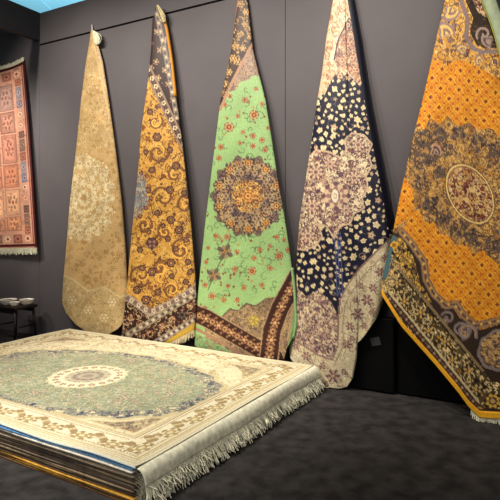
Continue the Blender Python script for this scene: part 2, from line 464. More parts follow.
# ================================================================== carpet two: gold with brown border
def paint_gold(w):
    gold = (208, 162, 86)
    w.fill(gold)
    br = (66, 40, 36); sil = (158, 136, 118)
    fl = [(124, 84, 76), (226, 176, 84), (176, 116, 46), (150, 104, 84), (232, 190, 110)]
    allm = np.ones(len(w.x), bool)
    field = (w.y > 70) & (w.y < 330)
    w.lace(field, [(176, 122, 60), (214, 166, 86), (160, 108, 62), (222, 182, 106), (130, 88, 70)], 420, 1.2, 3.0, 21, 1.1)
    # large scrolls with flowers
    g = np.random.default_rng(4)
    for (x, y, r, h) in [(158, 152, 13, 1), (175, 175, 10, -1), (163, 198, 12, 1), (186, 205, 10, -1), (144, 225, 9, 1), (181, 250, 12, -1),
                         (141, 275, 11, 1), (160, 268, 9, -1), (155, 122, 8, 1), (172, 290, 9, 1), (165, 232, 8, -1)]:
        w.spiral(x, y, r, (138, 98, 68), 2.3, 1.0, g.uniform(0, 6), h)
        w.spiral(x, y, r * 0.8, (236, 190, 104), 1.2, 1.0, g.uniform(0, 6), h)
    for (x, y, r) in [(157, 137, 4.6), (170, 150, 3.4), (176, 166, 4.2), (152, 170, 3.6), (170, 190, 4.2), (157, 213, 3.2), (171, 220, 4.4), (179, 230, 4.6),
                      (163, 226, 2.6), (176, 249, 3.4), (152, 243, 6.0), (168, 239, 3.2), (188, 262, 3.4), (171, 263, 4.6), (152, 272, 4.6), (142, 268, 3.6),
                      (137, 290, 4.2), (158, 292, 3.8), (146, 300, 5), (172, 276, 3), (186, 282, 3.4), (186, 240, 3), (140, 250, 3.2), (184, 193, 3.2), (148, 190, 3.4),
                      (146, 152, 3), (163, 160, 2.6), (150, 112, 3.4), (159, 106, 2.6), (178, 300, 4), (190, 272, 3)]:
        w.rosette(x, y, r, [(1.05, (92, 64, 54)), (0.72, (152, 116, 96)), (0.42, (96, 64, 54)), (0.2, (220, 170, 90))], 6, 0.07)
    w.rosette(152, 244, 6.5, [(1, (110, 76, 74)), (0.7, (168, 132, 120)), (0.4, (104, 64, 62))], 4, 0.3)
    # silver brown medallion edge on the left
    m = w.poly([(120, 168), (140, 172), (147, 180), (144, 190), (150, 200), (143, 212), (136, 218), (120, 220)])
    w.fill((158, 142, 128), m); w.lace(m, [(180, 166, 150), (140, 112, 100), (196, 178, 150)], 60, 1.2, 2.4, 5, 1.0)
    w.lace(w.poly([(134, 180), (146, 182), (147, 205), (134, 210)]), [(150, 156, 158), (178, 178, 170), (132, 136, 140)], 24, 1.2, 2.4, 82, 1.0, False)
    for (x, y) in [(147, 176), (149, 186), (151, 198), (146, 208), (140, 216), (141, 173)]: w.rosette(x, y, 2.2, [(1, (118, 66, 56)), (0.5, (180, 140, 116))], 5, 0.1)
    # upper border wrapping from the tip across to the right edge
    up = w.poly([(140, 0), (200, 0), (200, 170), (184, 148), (172, 118), (160, 92), (146, 74)])
    w.fill(br, up)
    for (x, y) in [(156, 62), (160, 50), (165, 70), (168, 84), (158, 78), (173, 100), (165, 40), (157, 32), (172, 60), (177, 112), (151, 68)]:
        w.rosette(x, y, 3.4, [(1, (178, 150, 116)), (0.75, (104, 62, 54)), (0.4, (206, 180, 140))], 5, 0.22, mask=up)
    w.lace(up, [(104, 70, 58), (84, 54, 48), (140, 108, 84)], 26, 1.0, 1.8, 6, 1.0, False)
    ln = [(146, 66), (153, 80), (164, 104), (176, 130), (188, 152)]
    w.stroke(ln, 8, sil); w.stroke([(x - 1, y - 5.0) for x, y in ln], 1.2, (70, 44, 40)); w.stroke([(x + 0.5, y + 5.0) for x, y in ln], 1.2, (80, 52, 46))
    q = polyline(ln, 22)
    for k, (x, y) in enumerate(q):
        w.rosette(x, y, 2.6, [(1, (226, 206, 166) if k % 2 else (96, 70, 66)), (0.5, (120, 90, 82))], 5)
    # stripes along the right edge near the tip
    rt = [(159, 10), (163, 28), (169, 56), (175, 90), (180, 118)]
    w.stroke([(x - 3.2, y) for x, y in rt], 4.6, (146, 130, 116))
    for k, (x, y) in enumerate(polyline(rt, 26)):
        w.rosette(x - 3.2, y, 1.6, [(1, (210, 194, 160) if k % 2 else (84, 76, 78))], 4)
    # foot: guard bands and brown border
    ft = w.poly([(110, 292), (130, 300), (150, 314), (172, 304), (205, 282), (205, 370), (110, 370)])
    w.fill(br, ft)
    for (x, y) in [(131, 318), (141, 326), (150, 334), (129, 334), (172, 320), (182, 313), (162, 326), (190, 306), (147, 343), (136, 342), (186, 322), (176, 330), (124, 326), (192, 318)]:
        w.rosette(x, y, 4.6, [(1, (150, 96, 80)), (0.75, (206, 178, 140)), (0.45, (104, 58, 52)), (0.2, (220, 190, 140))], 6, 0.2, mask=ft)
    w.lace(ft, [(126, 84, 70), (160, 124, 98), (70, 44, 44), (186, 158, 126)], 130, 1.0, 2.2, 7)
    for off, wd in ((0, 7.0),):
        w.stroke([(112, 291), (130, 299), (150, 313), (172, 303), (206, 281)], wd, (176, 160, 140))
        for k, (x, y) in enumerate(polyline([(112, 291), (130, 299), (150, 313), (172, 303), (206, 281)], 26)):
            w.rosette(x, y, 2.5, [(1, (216, 204, 180) if k % 2 else (124, 96, 92)), (0.5, (150, 120, 110))], 5)
    ln2 = [(128, 334), (150, 322), (172, 308), (200, 292)]
    w.stroke(ln2, 5.6, (156, 142, 124))
    for k, (x, y) in enumerate(polyline(ln2, 24)): w.rosette(x, y, 1.8, [(1, (100, 84, 78) if k % 2 else (204, 190, 160))], 4)
    ln3 = [(140, 352), (158, 341), (176, 331), (200, 316)]
    w.stroke(ln3, 6, (164, 150, 136))
    for k, (x, y) in enumerate(polyline(ln3, 24)): w.rosette(x, y, 1.8, [(1, (104, 84, 86) if k % 2 else (214, 200, 176))], 4)
    w.stroke([(140, 360), (165, 346), (200, 323)], 7, (206, 170, 72))
    w.rosette(182, 315, 6, [(1, (60, 48, 48)), (0.7, (120, 104, 96)), (0.4, (48, 36, 38))], 6, 0.2)
    w.abrash(0.03, 0.1)

h2 = Hang(((156, 7), (160, 7)),
          [(152.5, 20), (151, 50), (147.5, 84), (141, 132), (137, 180), (132, 230), (127.5, 280), (122, 332), (120, 345)],
          [(167, 25), (173, 62), (178.5, 112), (183, 148), (186.5, 180), (191, 222), (195.5, 276), (197, 310), (194.5, 329)],
          [(130, 351), (150, 351), (165, 345), (180, 337)], 0.035, 0.145, 0.055, [(0.010, 1.5, -0.3)], wrapd=0.012)
o2 = tuple(h2.surf(np.array(0.5), np.array(1.0)))
r2 = thing('hanging_carpet', o2, 'narrow amber gold carpet with dark brown flowered border, second from the left in the row', 'carpet', HG)
h2.mesh(150, 400, paint_gold, 'pile', M['pile'], r2, o2)
M['amber_edge'] = mat('amber_binding', (222, 150, 58), 0.6, 0.2, noise=0.1)
M['gold_edge'] = mat('gold_binding', (228, 164, 34), 0.6, 0.2, noise=0.1)
M['green_edge'] = mat('green_binding', (138, 176, 120), 0.6, 0.2, noise=0.12)
M['sage_back'] = mat('sage_backing', (158, 170, 140), 0.7, 0.15, noise=0.15, nscale=14)
def edge_cord(pts, d, rad, name, m, parent, origin, n=24):
    P = polyline(pts, n); dd = np.interp(np.linspace(0, 1, n), np.linspace(0, 1, len(d)), d)
    X = at(P[:, 0], P[:, 1], dd); X[:, 2] = np.maximum(X[:, 2], rad)
    return MB().tube(list(X), rad, 8).build(name, m, parent, origin, True)
_, dd = h2.ev(np.full(8, 0.985), np.linspace(0.03, 0.28, 8))
pp, _ = h2.ev(np.full(8, 0.96), np.linspace(0.03, 0.28, 8))
edge_cord([tuple(p) for p in pp], list(dd + 0.004), 0.016, 'binding', M['amber_edge'], r2, o2)
h2.fringe(0.62, 0.995, 70, 0.075, M['fringe_gold'], r2, o2, jit=0.12, rad=0.004)
tip_tassel([(157.5, 5), (160, 10), (162.6, 16), (163.6, 22)], 34, r2, o2, M['fringe_gold'], 2.4, 0.07, 4, 0.005)

# ================================================================== carpet three: mint green
def paint_mint(w):
    gr = (166, 197, 138)
    w.fill(gr)
    tan = (164, 140, 124); br = (78, 54, 40)
    g = np.random.default_rng(8)
    fld = (w.y > 70)
    # fine stems and small flowers all over the field
    for k in range(150):
        x = g.uniform(200, 295); y = g.uniform(85, 320)
        w.spiral(x, y, g.uniform(3, 6), (116, 142, 100), 0.8, 0.7, g.uniform(0, 6), 1 if k % 2 else -1)
    for (x, y, r) in [(245, 100, 3.4), (254, 115, 5.2), (229, 127, 5.4), (253, 136, 3.2), (243, 132, 2.6), (253, 146, 3.2), (262, 140, 3.2), (238, 116, 2.6),
                      (256, 89, 2.6), (221, 147, 3.4), (219, 158, 3.2), (265, 150, 3), (225, 105, 2.6), (268, 128, 2.4), (240, 143, 2.4), (230, 96, 2.6), (262, 104, 2.6),
                      (216, 236, 3), (227, 237, 3.4), (237, 252, 2.8), (252, 271, 4.6), (254, 258, 3), (235, 269, 3.2), (260, 250, 2.8), (279, 256, 4.4), (277, 237, 2.8),
                      (288, 250, 3), (270, 246, 2.4), (212, 296, 4), (224, 300, 3), (205, 285, 3), (244, 288, 2.8), (262, 285, 2.8), (270, 268, 3), (237, 300, 3.2), (228, 286, 2.6),
                      (206, 262, 2.6), (208, 248, 2.4), (284, 240, 2.4), (248, 312, 3), (205, 308, 2.6), (217, 210, 3)]:
        w.rosette(x, y, r, [(1.0, (140, 116, 88)), (0.82, (210, 174, 132)), (0.62, (176, 126, 88)), (0.4, (142, 80, 56)), (0.2, (214, 160, 84))], 7, 0.06)
    for k in range(130):
        x = g.uniform(200, 295); y = g.uniform(85, 310)
        w.rosette(x, y, 1.3, [(1, (150, 90, 60) if k % 3 else (196, 150, 96))], 4)
    # top: dark border across the tip, then the taupe corner piece
    cp = w.poly([(222, 108), (224, 98), (229, 92), (236, 90), (240, 82), (248, 80), (252, 76), (260, 76), (275, 70), (260, 20), (225, 40)])
    w.fill(tan, cp)
    w.lace(cp, [(184, 158, 134), (140, 116, 108), (196, 164, 104), (154, 128, 120)], 70, 1.4, 3.0, 9, 1.0)
    bd = w.poly([(225, -30), (255, -30), (258, 20), (254, 42), (243, 60), (232, 80), (222, 104), (205, 120), (215, 60)])
    w.fill(br, bd)
    for (x, y) in [(245, 24), (240, 34), (246, 12), (236, 45), (243, 48), (233, 58), (238, 62), (229, 72), (249, 36), (226, 84), (224, 94), (241, 4), (233, 30)]:
        w.rosette(x, y, 3.6, [(1, (206, 170, 106)), (0.66, (112, 74, 48)), (0.36, (222, 190, 130))], 6, 0.16, mask=bd)
    w.lace(bd, [(150, 112, 72), (188, 150, 100), (104, 70, 52)], 70, 0.9, 1.8, 10)
    w.stroke([(257, 20), (253, 43), (243, 61), (232, 82), (220, 110)], 2.6, (186, 146, 120)); w.stroke([(255, 18), (251, 41), (241, 59), (230, 80), (218, 107)], 0.9, (60, 40, 34))
    w.stroke([(238, -6), (230, 48), (220, 92)], 2.0, (176, 128, 112))
    # medallion
    cx, cy = 248, 196
    w.rosette(cx, cy, 40, [(1.0, (132, 112, 102)), (0.95, (186, 166, 134)), (0.9, (140, 118, 108))], 10, 0.06, 0.92, 1.02)
    disk = (((w.x - cx) / 34) ** 2 + ((w.y - cy) / 38) ** 2) < 1
    w.lace(disk, [(188, 160, 124), (112, 92, 90), (160, 134, 116), (196, 150, 90), (126, 106, 102)], 150, 1.6, 3.2, 12)
    for k in range(10):
        a = 2 * PI * (k + 0.5) / 10
        x, y = cx + 30 * math.cos(a), cy + 33 * math.sin(a)
        w.rosette(x, y, 5.6, [(1.1, (96, 78, 72)), (0.9, (196, 170, 124)), (0.66, (160, 98, 66)), (0.4, (222, 178, 96)), (0.2, (140, 66, 44))], 8, 0.1)
    for k in range(10):
        a = 2 * PI * k / 10
        x, y = cx + 22 * math.cos(a), cy + 24 * math.sin(a)
        w.rosette(x, y, 4.6, [(1.1, (104, 86, 80)), (0.85, (170, 146, 126)), (0.6, (196, 168, 128)), (0.35, (120, 90, 84))], 6, 0.2)
    heart = np.hypot(w.x - cx, w.y - cy) < 16
    w.lace(heart, [(206, 160, 92), (170, 112, 66), (190, 150, 104), (222, 182, 112), (146, 108, 84)], 50, 1.3, 2.8, 81)
    w.rosette(cx, cy, 8, [(1, (170, 112, 70)), (0.85, (212, 168, 100)), (0.6, (168, 104, 62)), (0.4, (224, 186, 120)), (0.2, (160, 92, 58))], 8, 0.12)
    for k in range(8):
        a = 2 * PI * k / 8 + 0.2
        w.rosette(cx + 12 * math.cos(a), cy + 12.5 * math.sin(a), 3.2, [(1, (120, 88, 76)), (0.8, (214, 172, 106)), (0.4, (166, 96, 60))], 5, 0.12)
    for k in range(20):
        a = 2 * PI * k / 20
        w.spiral(cx + 35 * math.cos(a), cy + 39 * math.sin(a), 3.4, (112, 94, 90), 1.1, 0.9, a + 1.5, 1 if k % 2 else -1)
        w.spiral(cx + 26 * math.cos(a), cy + 29 * math.sin(a), 3.0, (204, 184, 140), 0.9, 0.9, a, 1 if k % 2 else -1)
    # pendants down the left
    for (x, y, r) in [(225, 252, 9), (214, 275, 8)]:
        w.rosette(x, y, r, [(1, (120, 108, 96)), (0.8, (164, 146, 116)), (0.6, (112, 96, 92)), (0.3, (206, 150, 84))], 4, 0.3, rot=0.5)
    w.stroke([(231, 236), (225, 252), (214, 275), (208, 290)], 1.1, (112, 118, 92))
    # foot: taupe corner piece with star, border folded round
    cp2 = w.poly([(205, 322), (214, 316), (222, 317), (230, 309), (238, 311), (246, 304), (256, 306), (266, 299), (276, 298), (290, 285), (300, 300), (290, 370), (205, 360)])
    w.fill((164, 140, 110), cp2); w.lace(cp2, [(190, 164, 124), (138, 116, 100), (176, 150, 104), (150, 126, 110)], 110, 1.4, 3.0, 13)
    w.stroke([(205, 322), (214, 316), (222, 317), (230, 309), (238, 311), (246, 304), (256, 306), (266, 299), (276, 298), (290, 285)], 1.6, (120, 100, 88))
    w.rosette(254, 321, 7, [(1, (176, 160, 90)), (0.7, (214, 190, 96)), (0.4, (150, 120, 80))], 5, 0.4)
    def border(ln, wd, n, r):
        w.stroke(ln, wd + 3.4, (190, 160, 128)); w.stroke(ln, wd + 1.6, (96, 64, 54)); w.stroke(ln, wd, (76, 48, 42))
        for k, (x, y) in enumerate(polyline(ln, n)):
            w.rosette(x, y, r, [(1, (196, 152, 116)), (0.7, (120, 66, 56)), (0.42, (222, 190, 140))] if k % 2 else [(1, (150, 104, 80)), (0.6, (206, 170, 120)), (0.3, (96, 56, 44))], 6, 0.18)
            w.rosette(x + 4, y - 4, 1.3, [(1, (170, 128, 92))], 4); w.rosette(x - 4, y + 4, 1.3, [(1, (170, 128, 92))], 4)
    border([(186, 310), (206, 318), (230, 332), (254, 346), (275, 358)], 15, 15, 4.6)
    border([(302, 268), (290, 290), (280, 308), (272, 330), (268, 366)], 16, 13, 5.0)
    w.stroke([(186, 324), (206, 334), (228, 346), (250, 360)], 3, (176, 140, 116))
    bs = w.poly([(180, 328), (204, 337), (226, 348), (246, 364), (240, 380), (180, 380)])
    w.fill((150, 176, 126), bs); w.lace(bs, [(166, 140, 112), (130, 150, 110)], 30, 1.0, 2.0, 14)
    rs = w.poly([(288, 336), (293, 310), (310, 280), (310, 380), (286, 380)])
    w.fill((146, 176, 124), rs); w.stroke([(288, 340), (292, 312), (302, 286)], 2.2, (190, 158, 128))
    w.abrash(0.025, 0.08)

h3 = Hang(((240.5, -12), (245, -12)),
          [(237, 2), (231.5, 50), (220.5, 100), (215.5, 140), (210.5, 180), (206, 216), (202, 252), (198.5, 288), (195.5, 320), (194.5, 346)],
          [(248, 4), (253, 50), (265.5, 100), (272, 140), (278, 180), (284.5, 216), (290, 252), (294.5, 288), (296.5, 324), (293, 338)],
          [(206, 352), (228, 358), (250, 362), (270, 363), (284, 359), (287, 348)], 0.03, 0.135, 0.05, [(0.012, 1.5, 0.2), (0.007, 3.0, 2.0)], wrapd=0.012)
o3 = tuple(h3.surf(np.array(0.5), np.array(1.0)))
r3 = thing('hanging_carpet', o3, 'mint green carpet with taupe medallion and brown border, middle of the hanging row', 'carpet', HG)
h3.mesh(180, 440, paint_mint, 'pile', M['pile'], r3, o3)
_, dd = h3.ev(np.full(10, 0.995), np.linspace(0.80, 1.0, 10)); pp, _ = h3.ev(np.full(10, 1.0), np.linspace(0.80, 1.0, 10))
edge_cord([tuple(p) for p in pp], list(dd), 0.014, 'binding', M['green_edge'], r3, o3)

# ================================================================== carpet four: navy and cream
def paint_navy(w):
    nv = (38, 38, 62); cr = (226, 206, 168); rose = (186, 150, 134)
    w.fill(nv)
    g = np.random.default_rng(15)
    # field flowers on stems
    fieldm = (w.y > 60) & (w.y < 300)
    for k in range(90):
        x = g.uniform(292, 392); y = g.uniform(72, 298)
        w.spiral(x, y, g.uniform(3, 7), (96, 92, 104) if k % 3 else (148, 134, 122), 0.9, 0.8, g.uniform(0, 6), 1 if k % 2 else -1)
    pts = []
    tries = 0
    while len(pts) < 620 and tries < 16000:
        tries += 1
        y = g.uniform(70, 300); x = g.uniform(290, 398)
        r = 1.5 + 2.9 * g.random() ** 1.2
        if all((x - a) ** 2 + (y - b) ** 2 > (r + c + 0.7) ** 2 for a, b, c in pts): pts.append((x, y, r))
    for k, (x, y, r) in enumerate(pts):
        if k % 5 == 0: w.rosette(x, y, r, [(1, (190, 160, 136)), (0.6, (232, 212, 170)), (0.3, (120, 90, 90))], 5, 0.2)
        else: w.rosette(x, y, r, [(1, (236, 220, 182)), (0.5, (214, 188, 132)), (0.25, (236, 224, 190))], int(3 + k % 4), 0.15, 1.0, 0.82, g.uniform(0, 6))
    for k in range(26):
        x = g.uniform(300, 388); y = g.uniform(90, 285)
        w.spiral(x, y, g.uniform(3.5, 5.5), (228, 210, 168), 1.7, 0.55, g.uniform(0, 6), 1 if k % 2 else -1)
    for q in (-2.2, 0.6, 3.0): w.stroke([(337 + q, 232), (338 + q, 262), (339.5 + q, 296)], 1.0, (104, 112, 158))  # bluish sheen streak painted down the navy pile
    # top: cream tip with rose arch
    tp = w.poly([(310, -60), (380, -60), (380, 60), (366, 78), (360, 86), (352, 78), (345, 72), (336, 74), (330, 82), (326, 92), (318, 98), (300, 104), (310, 40)])
    w.fill((222, 196, 164), tp); w.lace(tp, [(206, 170, 140), (232, 212, 180), (196, 152, 124), (216, 180, 120)], 90, 1.4, 3.0, 16)
    ar = w.poly([(349, 18), (358, 30), (366, 50), (366, 76), (358, 84), (350, 74), (344, 66), (338, 70), (334, 58), (338, 40)])
    w.fill((190, 152, 130), ar); w.lace(ar, [(216, 184, 152), (150, 110, 104), (206, 150, 120), (170, 130, 122), (146, 140, 130)], 70, 1.2, 2.6, 17)
    w.stroke([(334, 60), (338, 40), (349, 18), (358, 30), (366, 50)], 1.4, (84, 66, 72))
    w.rosette(348, 25, 4, [(1, (86, 74, 86)), (0.65, (210, 180, 150)), (0.3, (110, 80, 84))], 5)
    for (x, y) in [(342, 60), (352, 58), (348, 44), (340, 76), (357, 70)]:
        w.rosette(x, y, 4, [(1, (160, 116, 106)), (0.7, (224, 190, 156)), (0.35, (150, 90, 80))], 6)
    # rose lace medallion
    md = w.poly([(290, 162), (308, 158), (316, 150), (330, 152), (340, 158), (346, 150), (345, 140), (352, 133), (364, 135), (372, 144), (368, 154), (372, 166), (366, 176),
                 (368, 188), (362, 198), (364, 208), (354, 214), (350, 224), (340, 226), (334, 238), (326, 226), (318, 224), (322, 236), (316, 246), (304, 250), (290, 248), (290, 210)])
    w.fill((196, 164, 142), md)
    w.lace(md, [(222, 198, 168), (160, 124, 118), (206, 176, 148), (138, 108, 112), (228, 208, 178), (180, 140, 128)], 330, 1.4, 3.2, 18)
    for (x, y, r) in [(358, 145, 7), (336, 196, 15), (308, 236, 8), (316, 172, 8), (354, 178, 7), (346, 210, 6), (312, 206, 8), (330, 164, 6), (300, 186, 7)]:
        w.rosette(x, y, r, [(1, (126, 98, 104)), (0.9, (222, 196, 166)), (0.7, (170, 132, 124)), (0.5, (226, 202, 172)), (0.3, (150, 112, 112))], 8, 0.14)
    w.rosette(335, 196, 6.5, [(1, (150, 116, 112)), (0.8, (238, 226, 200)), (0.4, (212, 186, 160)), (0.2, (240, 230, 208))], 2, 0.05, 0.75, 1.3)
    ed = [(290, 162), (308, 158), (316, 150), (330, 152), (340, 158), (346, 150), (345, 140), (352, 133), (364, 135), (372, 144), (368, 154), (372, 166), (366, 176), (368, 188), (362, 198), (364, 208), (354, 214), (350, 224), (340, 226), (334, 238), (326, 226), (318, 224), (322, 236), (316, 246), (304, 250), (290, 248)]
    w.stroke(ed, 1.6, (214, 188, 160))
    # navy right margin, with the shadow along the fold painted in
    w.stroke([(351, 0), (361, 60), (369.5, 110), (383, 180), (391, 226)], 7, (26, 28, 48))
    # foot: rose corner lace
    ct = w.poly([(280, 284), (298, 288), (306, 296), (318, 290), (330, 300), (338, 316), (340, 340), (332, 366), (322, 360), (300, 350), (270, 340)])
    w.fill((182, 156, 140), ct); w.lace(ct, [(214, 194, 166), (146, 116, 116), (200, 172, 150), (128, 104, 112), (170, 134, 128)], 120, 1.4, 3.0, 19)
    # cream border wrapping round the right and the foot
    cb = w.poly([(410, 215), (392, 236), (376, 252), (360, 268), (348, 284), (340, 300), (338, 322), (338, 345), (332, 360), (320, 356), (304, 346), (275, 332), (275, 420), (420, 420), (420, 215)])
    w.fill((214, 200, 168), cb); w.lace(cb, [(222, 210, 180), (204, 186, 154), (228, 216, 188)], 120, 1.6, 3.4, 20)
    w.stroke([(410, 215), (392, 236), (376, 252), (360, 268), (348, 284), (340, 300), (338, 322), (338, 345), (332, 360), (320, 356), (304, 346), (278, 332)], 1.8, (154, 126, 118))
    w.stroke([(414, 222), (396, 243), (380, 259), (364, 275), (353, 290), (345, 304), (343, 324), (343, 347), (334, 366)], 1.0, (170, 146, 130))
    for (x, y, r) in [(367, 300, 6), (358, 314, 6.5), (373, 288, 4.5), (350, 326, 4.5), (356, 300, 3.4), (347, 344, 5), (380, 272, 5), (386, 258, 4), (372, 312, 3.6), (364, 326, 3.4), (361, 286, 3.6), (352, 338, 3),
                      (333, 376, 7.5), (322, 366, 4), (344, 372, 3.6), (306, 356, 5), (296, 346, 4), (314, 372, 3.4), (326, 384, 3)]:
        w.rosette(x, y, r, [(1, (128, 100, 104)), (0.8, (196, 168, 148)), (0.55, (112, 84, 92)), (0.3, (206, 176, 150))], 6, 0.25)
        w.spiral(x + r, y + r * 0.8, r * 0.7, (150, 126, 112), 0.9, 0.8, 1.0)
    w.rosette(331, 349, 6, [(1, (104, 86, 96)), (0.7, (206, 184, 158)), (0.4, (112, 88, 98))], 2, 0.2, 0.65, 1.25)
    w.abrash(0.02, 0.09)

h4 = Hang(((339.5, -41), (345, -41)),
          [(333, 0), (326.5, 36), (322, 72), (316, 108), (311, 144), (305.5, 180), (299, 224), (296, 268), (295, 300), (293, 330), (289, 349)],
          [(354, 0), (360.5, 36), (366, 72), (372, 108), (379, 144), (386, 180), (393, 222), (394, 250), (389, 285), (383, 303)],
          [(290, 358), (302, 374), (318, 386), (333, 390.5), (347, 387), (352, 379), (342, 366), (342, 357), (362, 339), (377, 318)], 0.035, 0.06, 0.16, [(0.022, 1.5, -0.4), (0.012, 3.5, 1.0)], edge_pow=1.7)
o4 = tuple(h4.surf(np.array(0.5), np.array(1.0)))
r4 = thing('hanging_carpet', o4, 'navy blue carpet with cream flowers and pinkish medallion, foot touching the dark floor', 'carpet', HG)
h4.mesh(200, 460, paint_navy, 'pile', M['pile'], r4, o4)

# ================================================================== carpet five: gold with paisley
def paint_paisley(w):
    gold = (222, 152, 42)
    w.fill(gold)
    dk = (66, 50, 38); mv = (136, 116, 112); ol = (92, 76, 50)
    # lattice of small flowers
    ca, sa = math.cos(0.08), math.sin(0.08)
    a = (w.x * ca + w.y * sa) / 9.2; b = (-w.x * sa + w.y * ca) / 9.6
    fa = a - np.floor(a) - 0.5; fb = b - np.floor(b) - 0.5; par = (np.floor(a) + np.floor(b)) % 2
    rr = np.hypot(fa, fb); an = np.arctan2(fb, fa)
    w.fill((206, 130, 30), (par == 0) & (rr < 0.40 + 0.07 * np.cos(8 * an))); w.fill((232, 176, 74), (par == 0) & (rr < 0.30)); w.fill((196, 118, 30), (par == 0) & (rr < 0.22)); 
    w.fill((236, 180, 70), (par == 1) & (rr < 0.34 + 0.1 * np.cos(4 * an))); w.fill((142, 70, 40), (par == 1) & (rr < 0.2 + 0.05 * np.cos(4 * an)))
    w.fill((236, 186, 84), (np.abs(np.abs(fa) - 0.5) < 0.06) & (np.abs(fb) > 0.2)); w.fill((178, 106, 34), (np.hypot(np.abs(fa) - 0.5, np.abs(fb) - 0.5) < 0.13))
    # upper corner piece with grey mauve paisley
    up = w.poly([(400, -90), (520, -90), (520, 92), (500, 80), (486, 72), (470, 62), (456, 60), (446, 66), (438, 58), (428, 70), (415, 76)])
    w.fill((206, 156, 80), up)
    w.lace(up, [(226, 186, 116), (150, 120, 108), (190, 128, 62), (120, 90, 84), (214, 164, 84), (166, 140, 128)], 260, 1.3, 3.0, 30)
    for (x, y, r, rot, h) in [(447, 34, 12.5, 2.9, 1), (453, 10, 12, 0.4, -1), (438, 18, 7, 1.2, 1), (432, 52, 6, 1.9, -1), (464, 50, 8, 2.2, 1), (480, 62, 7, 2.6, -1), (456, -14, 9, 0.2, 1)]:
        w.boteh(x, y, r, rot, [(160, 138, 132), (232, 194, 118), (150, 124, 116), (236, 200, 126)], h)
    w.stroke([(455, -60), (462, 4), (468, 20), (466, 36), (472, 48), (482, 52), (500, 51)], 4.2, (150, 130, 126))
    dkp = w.poly([(458, -60), (466, 2), (473, 18), (470, 32), (476, 44), (484, 48), (500, 47), (530, 60), (530, -60)])
    w.fill(dk, dkp); w.lace(dkp, [(92, 70, 46), (58, 44, 36), (112, 88, 60)], 90, 1.0, 2.2, 31)
    w.boteh(490, 42, 9, 1.8, [(168, 148, 138), (118, 96, 88), (174, 154, 142)], -1)
    w.spiral(484, 34, 8, (172, 150, 140), 2.4, 1.0, 2.6, 1)
    w.lace(w.poly([(468, -10), (480, -10), (490, 20), (478, 12)]), [(206, 170, 130), (150, 112, 96), (222, 190, 150)], 30, 1.0, 2.2, 32)
    # medallion body
    md = w.poly([(388, 250), (394, 190), (404, 150), (414, 122), (424, 130), (430, 118), (440, 124), (448, 116), (458, 126), (470, 122), (478, 130), (490, 128), (504, 140), (530, 150), (540, 260),
                 (520, 270), (508, 258), (500, 266), (490, 258), (484, 250), (474, 254), (466, 244), (456, 246), (448, 236), (440, 234), (434, 222), (424, 222), (420, 210), (412, 212), (405, 226)])
    lat2 = (w.x < 414) & w.poly([(396, 186), (404, 176), (414, 192), (420, 212), (412, 216), (400, 224), (380, 232)])
    md &= ~lat2
    w.fill((178, 134, 72), md)
    w.lace(md, [(206, 164, 92), (140, 104, 76), (196, 142, 64), (116, 90, 78), (212, 176, 110), (164, 124, 84), (124, 102, 96)], 520, 1.3, 3.0, 33, 1.1)
    # dark mauve lobes round its rim
    lob = np.zeros(len(w.x), bool)
    for k, (x, y, r) in enumerate([(424, 140, 11), (440, 136, 9), (430, 158, 10), (418, 168, 9), (420, 184, 9), (432, 205, 10), (444, 218, 10), (458, 228, 10), (474, 238, 10), (492, 246, 10), (414, 154, 8), (458, 134, 8), (478, 142, 9), (496, 150, 9), (508, 240, 9), (440, 172, 7), (446, 150, 8)]):
        an_ = np.arctan2(w.y - y, w.x - x)
        lob |= np.hypot(w.x - x, w.y - y) < r * (0.92 + 0.12 * np.cos(5 * an_ + k))
    w.fill((112, 94, 80), lob)
    w.lace(lob, [(100, 82, 76), (150, 128, 110), (80, 60, 54), (190, 150, 92), (126, 106, 98)], 200, 1.1, 2.6, 78, 1.1)
    w.lace(md & ~lob, [(206, 168, 100), (110, 88, 80), (170, 130, 92)], 150, 0.9, 1.7, 34, 1.0, False)
    w.boteh(436, 153, 8.5, 3.3, [(186, 150, 134), (96, 74, 70), (170, 146, 124), (58, 76, 78)], 1)
    # oval heart
    ro = 1.05
    w.rosette(470, 194, 33, [(1.0, (120, 84, 60)), (0.96, (226, 196, 130)), (0.90, (110, 70, 54)), (0.86, (216, 188, 142))], 1, 0.0, 1.02, 0.66, ro)
    c, q = math.cos(ro), math.sin(ro); dx, dy = w.x - 470, w.y - 194
    ov = ((dx * c + dy * q) / (28 * 1.02)) ** 2 + ((-dx * q + dy * c) / (28 * 0.66)) ** 2 < 1
    w.lace(ov, [(150, 74, 58), (122, 64, 54), (176, 120, 80), (200, 156, 100), (140, 96, 74)], 85, 1.3, 3.0, 35)
    # second oval ring of the medallion on gold
    w.rosette(470, 194, 42, [(1.0, (176, 134, 70)), (0.97, (232, 200, 120)), (0.94, (0, 0, 0))], 1, 0.0, 1.02, 0.7, ro, mask=np.zeros(len(w.x), bool))
    # foot: dark band with grey scrolls, then the border
    db = w.poly([(378, 250), (390, 232), (404, 234), (412, 246), (422, 262), (424, 280), (432, 296), (442, 308), (452, 306), (460, 318), (470, 322), (480, 330), (500, 324), (530, 330), (680, 400), (680, 460), (370, 460)])
    w.fill(dk, db)
    g1 = w.poly([(380, 262), (392, 236), (402, 238), (414, 258), (420, 282), (432, 302), (424, 306), (410, 290), (398, 268), (388, 276)])
    w.fill((136, 108, 62), g1); w.lace(g1, [(206, 168, 86), (96, 76, 62), (190, 160, 110), (70, 52, 44)], 110, 1.1, 2.4, 36)
    gs = [(402, 232), (412, 244), (424, 262), (426, 280), (434, 294), (446, 306), (456, 304), (464, 316), (476, 326), (500, 320), (530, 324), (600, 340)]
    w.stroke(gs, 7.5, (128, 108, 104)); w.stroke(gs, 5.2, (176, 140, 86)); w.stroke(gs, 2.4, (112, 88, 84))
